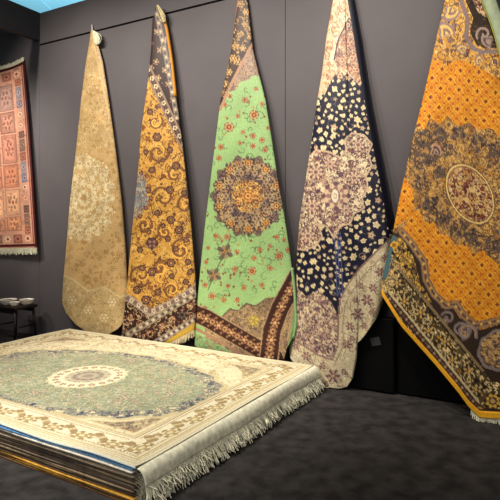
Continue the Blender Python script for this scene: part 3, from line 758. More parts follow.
    for k, (x, y) in enumerate(polyline(gs, 60)):
        if k % 2: w.rosette(x, y, 1.7, [(1, (214, 176, 104))], 4)
    for (x, y, r, rot, h) in [(462, 334, 10, 4.4, 1), (496, 352, 16, 3.4, -1), (444, 322, 6, 3.9, 1), (540, 370, 14, 3.2, 1)]:
        w.boteh(x, y, r, rot, [(134, 118, 116), (92, 74, 72), (178, 150, 116), (120, 96, 84)], h)
    w.spiral(460, 330, 9, (150, 134, 130), 2.4, 1.1, 0.5, -1)
    for r_, c_ in ((24, (146, 130, 124)), (20.5, (84, 66, 60)), (19, (186, 150, 104)), (14.5, (112, 94, 88)), (12, (196, 162, 112)), (8, (104, 84, 74)), (5.5, (180, 146, 100))):
        w.rosette(500, 350, r_, [(1, c_)], 9, 0.03, 1.0, 0.88, -0.5)
    ring = (np.hypot((w.x - 500), (w.y - 350) / 0.9) < 20); w.lace(ring, [(196, 160, 108), (120, 98, 88), (150, 122, 96)], 60, 1.1, 2.2, 79)
    w.spiral(466, 333, 11, (150, 134, 130), 3.0, 1.1, 0.4, -1); w.spiral(466, 333, 9.5, (190, 156, 116), 1.0, 1.0, 0.4, -1)
    w.spiral(448, 318, 7, (142, 124, 118), 2.2, 1.0, 3.6, 1)
    # main border, parallel to the lower left edge
    e0, e1 = np.array([376., 292.]), np.array([474., 412.]); t = (e1 - e0) / np.hypot(*(e1 - e0)); nr = np.array([t[1], -t[0]])
    al = (w.x - e0[0]) * t[0] + (w.y - e0[1]) * t[1]; pe = (w.x - e0[0]) * nr[0] + (w.y - e0[1]) * nr[1]
    bm = (pe < 33) & (pe > -40) & (al > -14)
    bt = (w.y > 382) & (w.x > 450) & (w.y > 371 + 0.02 * (w.x - 470)) 
    w.fill((100, 84, 54), bm | bt)
    w.lace(bm | bt, [(190, 162, 110), (70, 54, 42), (214, 190, 140), (120, 98, 56), (88, 64, 46), (196, 150, 62)], 420, 1.2, 3.0, 37)
    for k in range(9):
        p = e0 + t * (6 + 19 * k) + nr * (19 + 3 * (-1) ** k)
        w.rosette(p[0], p[1], 6.4, [(1, (62, 44, 38)), (0.85, (206, 178, 124)), (0.55, (90, 58, 50)), (0.3, (218, 180, 90))], 6, 0.24)
        p = e0 + t * (15.5 + 19 * k) + nr * (17 - 4 * (-1) ** k)
        w.boteh(p[0], p[1], 4.5, 0.9 + 2.6 * (k % 2), [(216, 194, 146), (112, 84, 62)], 1)
    w.stroke([e0 - t * 14 + nr * 33, e0 + t * 128 + nr * 33], 2.6, (150, 128, 96)); w.stroke([e0 - t * 14 + nr * 30.4, e0 + t * 128 + nr * 30.4], 1.1, (60, 44, 36))
    w.stroke([e0 - t * 14 + nr * 10, e0 + t * 150 + nr * 10], 2.0, (206, 190, 150)); w.stroke([e0 - t * 14 + nr * 6, e0 + t * 150 + nr * 6], 5.5, (66, 46, 40))
    for k in range(40):
        p = e0 + t * (4.4 * k - 8) + nr * 6.2
        w.rosette(p[0], p[1], 1.8, [(1, (178, 150, 120) if k % 2 else (126, 90, 80))], 5)
    w.rosette(493, 401, 9, [(1, (70, 50, 42)), (0.85, (206, 172, 74)), (0.55, (104, 70, 62)), (0.3, (190, 160, 110))], 8, 0.12)
    w.stroke([(476, 410), (520, 411), (620, 414)], 2.6, (66, 46, 40)); w.stroke([(476, 413.5), (520, 414.5), (620, 418)], 5, (222, 172, 56))
    # turned corner on the left edge
    tc = w.poly([(378, 262), (388, 250), (399, 262), (398, 276), (388, 292), (376, 300)])
    w.fill((134, 124, 98), tc); w.lace(tc, [(92, 118, 120), (190, 160, 90), (104, 82, 70), (210, 184, 130)], 45, 1.1, 2.4, 38)
    w.stroke([(385, 276), (390, 250), (394, 238)], 5, (84, 116, 122)); w.rosette(394, 245, 4, [(1, (222, 170, 60)), (0.6, (150, 110, 60))], 4)
    w.abrash(0.02, 0.07)

h5 = Hang(((459, -68), (469, -68)),
          [(445, 0), (436, 40), (424, 94), (410, 150), (400, 196), (392, 236), (386, 262), (382, 276), (381, 294)],
          [(494, 0), (507, 46), (532, 120), (560, 200), (590, 290), (606, 345), (612, 390)],
          [(402, 327), (434, 363), (458, 392), (469, 407), (480, 417.5), (500, 418.5), (550, 421), (590, 424), (606, 415)], 0.05, 0.27, 0.12, [(0.02, 1.5, 2.4), (0.012, 3, 0.0)])
o5 = tuple(h5.surf(np.array(0.5), np.array(1.0)))
r5 = thing('hanging_carpet', o5, 'wide bright gold carpet with paisley border and oval medallion, hung nearest on the right', 'carpet', HG)
h5.mesh(300, 480, paint_paisley, 'pile', M['wool'], r5, o5)
# gold binding along the lower left edge
us = np.linspace(0.0, 0.47, 30); pp, dd = h5.ev(us, np.full(30, 0.994))
def ribbon(h, us, v0, v1, off, name, m, parent, origin, thick=0.012):
    U, V = np.meshgrid(us, np.linspace(v0, v1, 5)); X = h.surf(U, V, off); X[..., 2] = np.maximum(X[..., 2], 0.006)
    return mesh_obj(name, X.reshape(-1, 3), grid_faces(5, len(us)), m, parent, origin, True, None, thick, -1.0)
ribbon(h5, np.linspace(0.0, 0.999, 120), 0.9875, 1.003, 0.005, 'binding', M['gold_edge'], r5, o5, 0.014)
h5.fringe(0.47, 0.97, 190, 0.050, M['fringe'], r5, o5, v=1.003, jit=0.1, rad=0.004)
# sage backing of the corner folded over at the upper right
U, V = np.meshgrid(np.linspace(0, 1, 14), np.linspace(0, 1, 60))
lft = polyline([(466, -62), (478, -6), (487, 14), (494, 34), (501, 62), (507, 80)], 60); rgt = polyline([(471, -62), (495, -4), (501, 14), (508, 36), (514, 62), (516, 84)], 60)
P = lft[:, None] * (1 - U[..., None]) + rgt[:, None] * U[..., None]
_, db = h5.ev(np.full(60, 0.86), np.linspace(0.02, 0.32, 60))
X = at(P[..., 0], P[..., 1], (db[:, None] + 0.012 + 0.02 * np.sin(PI * U)))
tag(mesh_obj('folded_corner', X.reshape(-1, 3), grid_faces(60, 14), M['sage_back'], r5, o5, True, None, 0.008, -1.0), 'pale sage underside of the folded corner')
edge_cord([tuple(p) for p in lft + 0.6], [0.09, 0.16], 0.006, 'binding', mat('olive_binding', (150, 148, 66), 0.6, 0.2), r5, o5)

# ================================================================== the pink patchwork carpet at far left
def left_edge_x(y): return 24 + 13 * (np.clip((y - 60) / 190, 0, 1) ** 0.9)
def kilim():
    nu, nv = 150, 260
    U, V = np.meshgrid(np.linspace(0, 1, nu), np.linspace(0, 1, nv))
    Wd = 82.0
    ytop = 61 + 10 * (1 - np.exp(-((1 - U) * Wd) / 22.0)) * 1.35 - 6.5 * np.clip((1 - U) * Wd - 40, 0, None) / 42 
    ybot = 247.5 + 2.0 * (1 - U)
    y = ytop * (1 - V) + ybot * V
    x = left_edge_x(61 + V * 188) - (1 - U) * Wd
    d = 0.025 + 0.045 * V + 0.012 * np.sin(U * 9) * V
    X = at(x, y, d)
    cu = (1 - U) * Wd; cv = V * 188
    w = Weave(cu.ravel(), cv.ravel())
    w.fill((222, 170, 146))
    w.lace(np.ones(len(w.x), bool), [(226, 176, 152), (212, 158, 134), (222, 172, 140)], 200, 1.6, 3.4, 40, 0.9, False)
    g = np.random.default_rng(12)
    pal = [(222, 164, 128), (210, 148, 118), (186, 140, 122), (216, 154, 120), (224, 176, 142), (198, 144, 124), (180, 146, 134)]
    j = 0
    for c0 in (13.5, 30, 46.5, 63):
        y0 = 17.0
        while y0 < 164:
            hgt = [27, 22, 30, 24][j % 4]; y1 = min(y0 + hgt, 170)
            col = pal[(j * 3 + int(c0)) % len(pal)]
            m = (w.x > c0) & (w.x < c0 + 15) & (w.y > y0) & (w.y < y1); w.fill(sc(col, 0.84), m)
            m2 = (w.x > c0 + 0.9) & (w.x < c0 + 14) & (w.y > y0 + 0.9) & (w.y < y1 - 0.9); w.fill(col, m2)
            m3 = (w.x > c0 + 3) & (w.x < c0 + 12) & (w.y > y0 + 4) & (w.y < y1 - 4); w.fill(sc(col, 1.1), m3)
            w.rosette(c0 + 7.5, (y0 + y1) / 2, 5.5, [(1, sc(col, 0.8)), (0.7, sc(col, 1.16)), (0.35, (176, 112, 98))], 6, 0.2, 0.8, 1.5)
            w.lace(m2, [sc(col, 0.86), sc(col, 1.12), (190, 134, 116)], 7, 1.0, 2.0, 50 + j, 0.8, False)
            y0 = y1 + 1.6; j += 1
    # segmented border: right, top and bottom
    bp = [(150, 120, 104), (206, 160, 136), (146, 136, 148), (170, 116, 96), (124, 96, 88), (214, 172, 146), (160, 148, 150)]
    k = 0; y0 = 3.0
    while y0 < 182:
        h_ = [11, 8, 14, 9, 12][k % 5]; m = (w.x > 5.2) & (w.x < 11) & (w.y > y0) & (w.y < y0 + h_ - 0.8)
        w.fill(bp[(k * 3) % 7], m); w.rosette(8.1, y0 + h_ / 2 - 0.4, 2.2, [(1, sc(bp[(k * 3) % 7], 1.25)), (0.5, (110, 76, 72))], 5); y0 += h_; k += 1
    for yb in (4.5, 174):
        k = 0; x0 = 4.0
        while x0 < 82:
            m = (w.x > x0) & (w.x < x0 + 9) & (w.y > yb) & (w.y < yb + 9); w.fill(bp[(k * 2 + 1) % 7], m)
            w.rosette(x0 + 4.5, yb + 4.5, 3.4, [(1, sc(bp[(k * 2 + 1) % 7], 1.22)), (0.5, (124, 84, 78))], 6); x0 += 10; k += 1
    w.fill((92, 30, 34), (w.x < 1.9) | (w.y < 2.6) | (np.abs(w.y - 185.4) < 1.5))
    w.stroke([(3.0, 3), (3.0, 184)], 0.8, (150, 84, 80))
    w.abrash(0.03, 0.09)
    o = tuple(at(0, 250, 0.05))
    r = thing('patchwork_carpet', o, 'salmon pink patchwork carpet with maroon edge hanging on the wall above the stool', 'carpet')
    mesh_obj('pile', X.reshape(-1, 3), grid_faces(nv, nu), M['wool'], r, o, True, w.done(), 0.008, -1.0)
    # fringes: folded white one along the top, long one along the foot
    n = 150; u = np.linspace(0, 1, n)
    def row(idx): return np.stack([np.interp(u, np.linspace(0, 1, nu), X[idx, :, i]) for i in range(3)], -1)
    for nm, idx, dz, ln in (('fringe', 0, 1, 0.055), ('fringe', nv - 1, -1, 0.085)):
        b = row(idx); paths = np.zeros((n, 4, 3)); gg = np.random.default_rng(idx + 1)
        L = ln * gg.uniform(0.8, 1.1, n)
        for q in range(4):
            paths[:, q] = b + np.array([0, 0, dz]) * (L * q / 3)[:, None] + gg.normal(0, 0.004, (n, 3)) * q / 3 + np.array([*(N * 0.006), 0])
        v, f = strands(paths, 0.006); mesh_obj(nm, v, f, M['fringe'], r, o, True)
kilim()

# ================================================================== the stack of carpets on the floor
EX = np.array([0.8617, -0.5076]); EY = np.array([-0.5145, -0.8575])
OC = np.array([-1.385, 4.54]) + EY * 0.015
HL, HW, HT = 1.605, 1.14, 0.205
def loc2w(x, y, z):
    x = np.asarray(x, float); y = np.asarray(y, float)
    return np.stack([OC[0] + EX[0] * x + EY[0] * y, OC[1] + EX[1] * x + EY[1] * y, np.broadcast_to(z, x.shape)], -1)

def paint_top(w):
    iv = (228, 219, 188); tn = (182, 156, 106); sg = (156, 164, 140)
    w.deep = 1.0
    w.fill(iv)
    X, Y = w.x, w.y
    ax, ay = np.abs(X) - 0, np.abs(Y)
    ex = HL - np.abs(X); ey = HW - np.abs(Y); e = np.minimum(ex, ey)
    cx, cy = 0.11, 0.135
    # spandrel field
    fld = e > 0.29
    w.fill((218, 206, 172), fld)
    w.lace(fld, [(200, 182, 138), (226, 212, 172), (188, 168, 124)], 420, 0.012, 0.03, 60)
    # corner motifs
    for sx in (-1, 1):
        for sy in (-1, 1):
            p = [(sx * 1.27, sy * 0.80), (sx * 0.88, sy * 0.80), (sx * 1.04, sy * 0.74), (sx * 1.15, sy * 0.64), (sx * 1.27, sy * 0.46)]
            m = w.poly(p); w.fill((166, 150, 120), m); w.lace(m, [(196, 178, 140), (136, 120, 104), (180, 140, 110)], 30, 0.012, 0.024, 61)
            w.stroke(p + [p[0]], 0.012, (200, 180, 136))
    # oval field in sage
    an = np.arctan2((Y - cy) / 0.75, (X - cx) / 1.26); ro = np.hypot((X - cx) / 1.26, (Y - cy) / 0.75)
    edge = (1 + 0.02 * np.cos(24 * an))
    inside = e > 0.30
    w.fill((200, 186, 144), (ro < edge * 1.04) & inside); w.fill((150, 148, 130), (ro < edge) & inside)
    rim = (ro < edge) & (ro > 0.87) & inside
    w.lace(rim, [(206, 194, 160), (92, 98, 112), (160, 152, 130), (120, 116, 118), (186, 176, 146)], 330, 0.014, 0.030, 62)
    inn = (ro < 0.875 * edge) & inside
    w.fill(sg, inn)
    w.lace(inn, [(168, 170, 138), (182, 162, 128), (140, 152, 122), (200, 190, 154), (172, 146, 120), (146, 158, 128)], 1000, 0.010, 0.028, 63, 0.85)
    for (x, y, r) in [(-0.72, -0.20, 0.06), (-0.62, 0.34, 0.06), (0.80, -0.12, 0.06), (0.76, 0.36, 0.06), (0.1, -0.40, 0.05), (0.1, 0.64, 0.05), (-0.9, 0.1, 0.05), (1.0, 0.12, 0.05), (0.46, 0.52, 0.04), (-0.30, 0.52, 0.04), (0.46, -0.30, 0.04), (-0.34, -0.28, 0.04)]:
        w.rosette(x, y, r, [(1, (122, 124, 116)), (0.8, (196, 184, 150)), (0.5, (146, 116, 104)), (0.25, (210, 198, 164))], 6, 0.2)
        for q in range(5): w.rosette(x + 0.1 * math.cos(q * 1.3), y + 0.08 * math.sin(q * 1.3), 0.016, [(1, (180, 150, 130))], 5)
    # medallion in the middle
    R = 0.335; mx_, my_ = 0.11, 0.12
    w.rosette(mx_, my_, R, [(1.0, (208, 198, 160)), (0.95, (230, 220, 186)), (0.60, (206, 196, 168)), (0.56, (168, 156, 136)), (0.48, (192, 182, 156)), (0.42, (158, 148, 130)), (0.26, (178, 168, 146)), (0.14, (150, 138, 124))], 20, 0.04)
    for k in range(20):
        a = 2 * PI * k / 20
        w.rosette(mx_ + 0.77 * R * math.cos(a), my_ + 0.77 * R * math.sin(a), 0.034, [(1, (146, 118, 106)), (0.5, (200, 176, 146))], 5, 0.2)
    for k in range(12):
        a = 2 * PI * k / 12
        w.rosette(mx_ + 0.5 * R * math.cos(a), my_ + 0.5 * R * math.sin(a), 0.02, [(1, (204, 190, 156))], 5, 0.2); w.rosette(mx_ + 0.33 * R * math.cos(a), my_ + 0.33 * R * math.sin(a), 0.016, [(1, (116, 102, 98))], 4, 0.2)
    # main border with tan flowers
    def line(o, wd, col):
        w.fill(col, np.abs(e - o) < wd / 2)
    line(0.295, 0.020, (200, 182, 138)); line(0.275, 0.008, (160, 142, 108)); line(0.075, 0.016, (204, 184, 136)); line(0.055, 0.010, (192, 172, 124)); line(0.03, 0.008, (208, 192, 148))
    def motifs(fix, lo, hi, horiz, step, off):
        n = int((hi - lo) / step); st = (hi - lo) / n
        for k in range(n + 1):
            t = lo + st * k; z = off * (1 if k % 2 else -1)
            p = (t, fix + z) if horiz else (fix + z, t)
            rx, ry = (1.35, 0.9) if horiz else (0.9, 1.35)
            if k % 2: w.rosette(p[0], p[1], 0.064, [(1, (154, 132, 92)), (0.80, (230, 217, 178)), (0.62, (178, 156, 112)), (0.3, (224, 208, 166))], 6, 0.12, rx, ry)
            else: w.rosette(p[0], p[1], 0.058, [(1, (160, 138, 98)), (0.5, (206, 188, 146))], 2, 0.35, rx, ry, 0.5)
            q = (t + st / 2, fix - z * 1.2) if horiz else (fix - z * 1.2, t + st / 2)
            w.rosette(q[0], q[1], 0.028, [(1, (166, 142, 98))], 3, 0.3); w.spiral(q[0], q[1], 0.045, (190, 166, 118), 0.009, 0.7, k, 1)
    motifs(HW - 0.17, -HL + 0.2, HL - 0.2, True, 0.125, 0.020); motifs(-HW + 0.17, -HL + 0.2, HL - 0.2, True, 0.125, 0.020)
    motifs(HL - 0.17, -HW + 0.2, HW - 0.2, False, 0.125, 0.020); motifs(-HL + 0.17, -HW + 0.2, HW - 0.2, False, 0.125, 0.020)
    for k in range(130):
        for s_ in (-1, 1): w.rosette(-HL + 0.3 + k * (2 * HL - 0.6) / 129, s_ * (HW - 0.25), 0.009, [(1, (180, 154, 108))], 4); w.rosette(-HL + 0.1 + k * (2 * HL - 0.2) / 129, s_ * (HW - 0.105), 0.009, [(1, (184, 158, 112))], 4)
    for k in range(90):
        for s_ in (-1, 1): w.rosette(s_ * (HL - 0.25), -HW + 0.3 + k * (2 * HW - 0.6) / 89, 0.009, [(1, (180, 154, 108))], 4); w.rosette(s_ * (HL - 0.105), -HW + 0.1 + k * (2 * HW - 0.2) / 89, 0.009, [(1, (184, 158, 112))], 4)
    w.fill((92, 92, 76), X > HL - 0.008)
    w.abrash(0.02, 3.0)

NL = 21
SG = 'carpets laid flat in the floor stack'
LT = HT / NL
edge_cols = [(206, 212, 206), (92, 140, 190), (226, 220, 204), (142, 126, 108), (112, 100, 88), (166, 150, 126), (98, 84, 72), (120, 104, 88), (78, 70, 66), (150, 132, 106), (92, 80, 70), (126, 112, 96),
             (84, 72, 64), (138, 120, 96), (104, 88, 70), (76, 68, 62), (122, 102, 80), (206, 156, 66), (90, 70, 52), (216, 168, 74), (112, 82, 54)]
words = ['', 'Blue edged carpet lying directly under the cream and green top carpet of the stack', 'Pale cream edged carpet, third from the top of the floor stack']
ordn = ['top', 'second', 'third', 'fourth', 'fifth', 'sixth', 'seventh', 'eighth', 'ninth', 'tenth', 'eleventh', 'twelfth', 'thirteenth', 'fourteenth', 'fifteenth', 'sixteenth']
nm_col = {3: 'brown', 4: 'dark brown', 5: 'tan', 6: 'brown', 7: 'greyish brown', 8: 'dark grey brown', 9: 'light tan', 10: 'dark brown', 11: 'greyish tan', 12: 'dark brown', 13: 'tan', 14: 'brown', 15: 'dark brown'}
gs_ = np.random.default_rng(77)
for k in range(NL):
    top = k == 0
    z1 = HT - k * LT
    nx, ny = (520, 380) if top else (120, 40)
    jx, jy = (0, 0) if top else (gs_.uniform(-0.024, -0.008), gs_.uniform(-0.010, 0.006))
    if k in (1, 2): jy = 0.012
    xs = np.linspace(-HL, HL, nx); ys = np.linspace(-HW, HW, ny)
    if not top:   # more rows near the edges
        xs = HL * np.sign(xs) * (1 - (1 - np.abs(xs) / HL) ** 1.6); ys = HW * np.sign(ys) * (1 - (1 - np.abs(ys) / HW) ** 2)
    Xg, Yg = np.meshgrid(xs, ys)
    ph = gs_.uniform(0, 6)
    wav = 0.006 * np.sin(Xg * 2.3 + ph) + 0.004 * np.sin(Xg * 6.1 + ph * 2)
    Yl = (Yg + wav * (Yg / HW) ** 2 + jy * (Yg / HW)) ; Xl = Xg + (jx + 0.005 * np.sin(Yg * 4 + ph)) * (Xg / HL)
    near = np.clip((Yg - (HW - 0.16)) / 0.16, 0, 1) ** 2
    Z = np.full(Xg.shape, z1)
    if k == 0: Z = Z + near * (0.009 + 0.0045 * np.sin(Xg * 5.0 + 0.6) + 0.002 * np.sin(Xg * 11)) + 0.0015 + 0.0015 * np.sin(Xg * 7) * np.sin(Yg * 6)
    if k == 1: Z = Z + near * (0.0028 + 0.0026 * np.sin(Xg * 5.0 + 0.3))
    if top:   # the short end starts to bend down
        Z = Z - np.clip((Xg - (HL - 0.05)) / 0.05, 0, 1) ** 2 * 0.002
    V3 = loc2w(Xl, Yl, 0.0); V3[..., 2] = Z
    o = (float(OC[0]), float(OC[1]), float(z1 - LT))
    if top: lab = 'cream and sage green carpet with round medallion lying on top of the floor stack'
    elif k < 3: lab = words[k][0].lower() + words[k][1:]
    elif k < 16: lab = '%s edged carpet, %s from the top of the floor stack' % (nm_col[k], ordn[k])
    else: lab = {16: 'brown edged carpet resting on the upper of two golden edged carpets', 17: 'golden edged carpet, upper of the two golden ones low in the stack', 18: 'dark brown edged carpet between the two golden edged carpets',
                 19: 'golden edged carpet, lower of the two golden ones low in the stack', 20: 'brown edged carpet at the very bottom of the floor stack'}[k]
    r = thing('stacked_carpet', o, lab, 'carpet', SG)
    if top:
        w = Weave(Xg.ravel(), Yg.ravel()); paint_top(w)
        mesh_obj('pile', V3.reshape(-1, 3), grid_faces(ny, nx), M['wool'], r, o, True, w.done(), LT * 0.7, -1.0)
        fy = np.full(160, HW) ; fx = np.linspace(-HL, HL, 160)
        e3 = V3[-1, ::3]
        MB().tube(list(e3 + np.array([*(EY * 0.003), -0.005])), 0.0055, 6).build('binding', mat('pale_blue_binding', (196, 208, 204), 0.7, 0.2), r, o, True)
    else:
        mm = mat('carpet_edge', edge_cols[k], 0.85, 0.1, noise=0.2, nscale=25)
        mesh_obj('pile', V3.reshape(-1, 3), grid_faces(ny, nx), mm, r, o, False, None, LT * (0.97 if k > 2 else (0.92 if k == 2 else 0.80)), -1.0)
    # fringe on the right hand short end
    n = 900 if top else 110
    gg = np.random.default_rng(100 + k)
    yy = np.linspace(-HW + 0.01, HW - 0.01, n) + gg.normal(0, 0.006, n)
    K = 7; paths = np.zeros((n, K, 3))
    zz = z1 - LT * 0.4
    if top:
        # woven end web that bends over the edge
        q = np.linspace(0, 1, 10); wx = HL + 0.002 + 0.056 * np.sin(q * PI / 2); wz = HT - 0.003 - 0.085 * (1 - np.cos(q * PI / 2))
        yw = np.linspace(-HW, HW, 160)
        Q, YW = np.meshgrid(wx, yw); ZW = np.repeat(wz[None, :], 160, 0) + 0.003 * np.sin(YW * 19) * (q[None, :]) + 0.002 * np.sin(YW * 47) * q[None, :]
        Q = Q + 0.008 * np.sin(YW * 5 + 1) * q[None, :]
        E = loc2w(Q, YW, 0.0); E[..., 2] = ZW
        mesh_obj('end_web', E.reshape(-1, 3), grid_faces(160, 10), M['fringe'], r, o, True, None, 0.006, 0.0)
        sx = HL + 0.056 + 0.008 * np.sin(yy * 5 + 1); sz = HT - 0.088
    else:
        sx = np.full(n, HL + jx + 0.0); sz = zz
    if top:
        out = gg.uniform(0.0, 0.065, n); sway = gg.normal(0, 0.024, n); zend = np.clip(gg.normal(0.030, 0.028, n), 0.008, 0.10)
        for j in range(K):
            t = j / (K - 1)
            p = loc2w(sx + out * t ** 1.3, yy + sway * t + 0.004 * np.sin(j * 2.1 + yy * 40), 0.0); p[:, 2] = np.maximum(sz + (zend - sz) * t, 0.006); paths[:, j] = p
    else:
        # lower fringes nest inside the ones above
        ak = 0.045 * (1 - 0.9 * k / NL); bk = min(ak * 1.2, zz * 0.6); zend = np.maximum(0.006, zz - bk - gg.uniform(0.01, 0.10, n))
        for j in range(K):
            t = min(j / 4, 1.0) * PI / 2
            xx = HL + jx - 0.004 + (ak - jx) * math.sin(t); z_ = zz - bk * (1 - math.cos(t))
            if j > 4: z_ = z_ + (zend - z_) * (j - 4) / 2
            p = loc2w(np.full(n, xx), yy, 0.0); p[:, 2] = z_; paths[:, j] = p
    rad = np.linspace(0.0052, 0.0036, K)[None, :] * gg.uniform(0.7, 1.3, n)[:, None] * (1.0 if top else 0.17)
    v, f = strands(paths, rad); mesh_obj('fringe', v, f, M['fringe'], r, o, True)

# ================================================================== stool with dishes
sc_ = np.array(at(15.5, 305, 0.30)); SX, SY = sc_[0], sc_[1]; SH = 0.44
t3 = np.array([*T, 0]); n3 = np.array([*N, 0]); z3 = np.array([0, 0, 1.0])
so = (float(SX), float(SY), 0.0); C0 = np.array(so)
st = thing('stool', so, 'low dark wooden stool by the grey wall at far left', 'stool')
MB().box(C0 + z3 * (SH - 0.02), t3 * 0.215, n3 * 0.17, z3 * 0.02).build('seat', M['stool'], st, so, bevel=0.012)
for a_ in (-1, 1):
    for b_ in (-1, 1):
        MB().tube([C0 + t3 * 0.17 * a_ + n3 * 0.13 * b_ + z3 * (SH - 0.03), C0 + t3 * 0.20 * a_ + n3 * 0.155 * b_], [0.019, 0.014], 10).build('leg', M['stool'], st, so, True)
for a_ in (-1, 1):
    MB().tube([C0 + t3 * 0.187 * a_ + n3 * 0.14 + z3 * 0.18, C0 + t3 * 0.187 * a_ - n3 * 0.14 + z3 * 0.18], 0.011, 8).build('stretcher', M['stool'], st, so, True)
mb = MB()
for b_ in (-1, 1): mb.box(C0 + n3 * 0.135 * b_ + z3 * (SH - 0.065), t3 * 0.17, n3 * 0.009, z3 * 0.026)
mb.build('apron', M['stool'], st, so)
prof = [(0.0, 0.004), (0.055, 0.004), (0.060, 0.0), (0.072, 0.008), (0.096, 0.034), (0.106, 0.062), (0.108, 0.065), (0.106, 0.068), (0.100, 0.064), (0.088, 0.040), (0.060, 0.020), (0.0, 0.016)]
def dish(ds, dn, r, z, lab):
    p = C0 + t3 * ds + n3 * dn + z3 * z; k = r / 0.108; kz = min(1.0, k * 1.25); o = tuple(p)
    d = thing('dish', o, lab, 'dish', 'white dishes on the stool')
    MB().lathe(p, [(a * k, b * kz) for a, b in prof], 28).build('bowl', M['china'], d, o, True)
    q = MB(); q.lathe(p, [(0.095 * k, 0.050 * kz), (0.06 * k, 0.058 * kz), (0.03 * k, 0.062 * kz), (0.0, 0.063 * kz)], 20); tag(q.build('filling', M['brown'], d, o, True), 'brown filling')
dish(-0.085, 0.045, 0.112, SH, 'white dish with brown filling, leftmost on the dark stool')
dish(0.092, 0.085, 0.064, SH, 'small white dish with brown filling at the front of the dark stool')
dish(0.118, -0.075, 0.092, SH, 'white dish at the back right of the dark stool, beside the wall')

# ================================================================== flat black case behind the carpets
c1 = np.array(at(322, 390, 0.125)); c2 = np.array(at(394, 390, 0.125)); L = np.hypot(*(c2 - c1)[:2]); mid = (c1 + c2) / 2; mid[2] = 0
co = tuple(mid - n3 * 0.055)
cs = thing('flat_case', co, 'flat black case with grey tag, standing between the navy and the wide gold carpets', 'case', 'flat black cases at the wall')
B0 = np.array(co)
MB().box(B0 + z3 * 0.335, t3 * (L / 2), n3 * 0.050, z3 * 0.325).build('body', M['black_case'], cs, co, bevel=0.012)
MB().tube([B0 - t3 * 0.09 + z3 * 0.655, B0 - t3 * 0.08 + z3 * 0.70, B0 + t3 * 0.08 + z3 * 0.70, B0 + t3 * 0.09 + z3 * 0.655], 0.010, 8).build('handle', M['black_case'], cs, co, True)
pt = at(375.5, 341.5, 0.127); pt2 = np.array(pt)
tag(MB().box(pt2, t3 * 0.040 + z3 * 0.012, n3 * 0.0015, z3 * 0.034 - t3 * 0.010).build('tag', M['case_tag'], cs, co), 'dull grey tag')
for q in (-0.2, 0.2):
    for e_ in (-1, 1): MB().box(B0 + t3 * q + n3 * 0.03 * e_ + z3 * 0.006, t3 * 0.02, n3 * 0.012, z3 * 0.006).build('foot', M['black_case'], cs, co)

c1 = np.array(at(397, 390, 0.085)); c2 = np.array(at(474, 390, 0.085)); L = np.hypot(*(c2 - c1)[:2]); mid = (c1 + c2) / 2; mid[2] = 0  # second case added to blacken the shaded wall foot
co = tuple(mid - n3 * 0.04); B0 = np.array(co)
cs = thing('flat_case', co, 'plain black case added right of the tagged one, darkening the wall under the gold carpet', 'case', 'flat black cases at the wall')
MB().box(B0 + z3 * 0.30, t3 * (L / 2), n3 * 0.035, z3 * 0.29).build('body', M['black_case'], cs, co, bevel=0.010)
for q in (-0.2, 0.2):
    for e_ in (-1, 1): MB().box(B0 + t3 * q + n3 * 0.02 * e_ + z3 * 0.005, t3 * 0.02, n3 * 0.010, z3 * 0.005).build('foot', M['black_case'], cs, co)

# ================================================================== the setting
def struct(o): return tag(o, kind='structure')
fl = MB(); fl.box((0, 3.5, -0.05), (9, 0, 0), (0, 9, 0), (0, 0, 0.05)); struct(fl.build('floor', M['floor']))
SEAM, TOP = 3.85, 4.27
wb = MB()
def panel(s0, s1, z0, z1, d=0.0, th=0.05):
    c = np.array(wp((s0 + s1) / 2, d - th / 2, (z0 + z1) / 2)); wb.box(c, t3 * (s1 - s0) / 2, n3 * th / 2, z3 * (z1 - z0) / 2)
g_ = 0.003
edges = [0.0, 3.6, 6.2, 8.8]
panel(-2.65, -g_, 0, TOP)
for a_, b_ in zip(edges[:-1], edges[1:]):
    panel(a_ + (g_ if a_ else 0), b_ - g_, 0, SEAM - 0.012); panel(a_ + (g_ if a_ else 0), b_ - g_, SEAM + 0.012, TOP)
ow = wb.build('wall_back', M['wall'], None, wp(3.5, 0, 0)); struct(ow)
wb = MB(); panel(-2.65, 8.8, 0, TOP - 0.01, -0.045, 0.03); struct(wb.build('trim_1', M['gap'], None, wp(3.5, -0.05, 0)))
wb = MB(); c = np.array(wp(-2.68, 2.2, TOP / 2)); wb.box(c, t3 * 0.03, n3 * 2.3, z3 * TOP / 2); struct(wb.build('wall_left', M['wall'], None, wp(-2.68, 2.2, 0)))
# header beam along the left side
wb = MB(); c = np.array(wp(-0.03, 2.1, (3.905 + 4.275) / 2)); wb.box(c, t3 * 0.035, n3 * 2.098, z3 * (4.275 - 3.905) / 2)
struct(wb.build('trim_2', M['header'], None, wp(-0.03, 2.1, 3.905), bevel=0.004))
# blue hall ceiling with thin rails
cb = MB(); cb.box((0, 8, 6.9), (16, 0, 0), (0, 16, 0), (0, 0, 0.04)); struct(cb.build('ceiling', M['blue']))
rb = MB()
for q in range(-6, 7):
    rb.box((q * 2.2 - 0.6, 8, 6.845), (0.012, 0, 0), (0, 16, 0), (0, 0, 0.016))
    rb.box((0, 8 + q * 2.2, 6.845), (16, 0, 0), (0, 0.012, 0), (0, 0, 0.016))
struct(rb.build('trim_3', M['rail']))

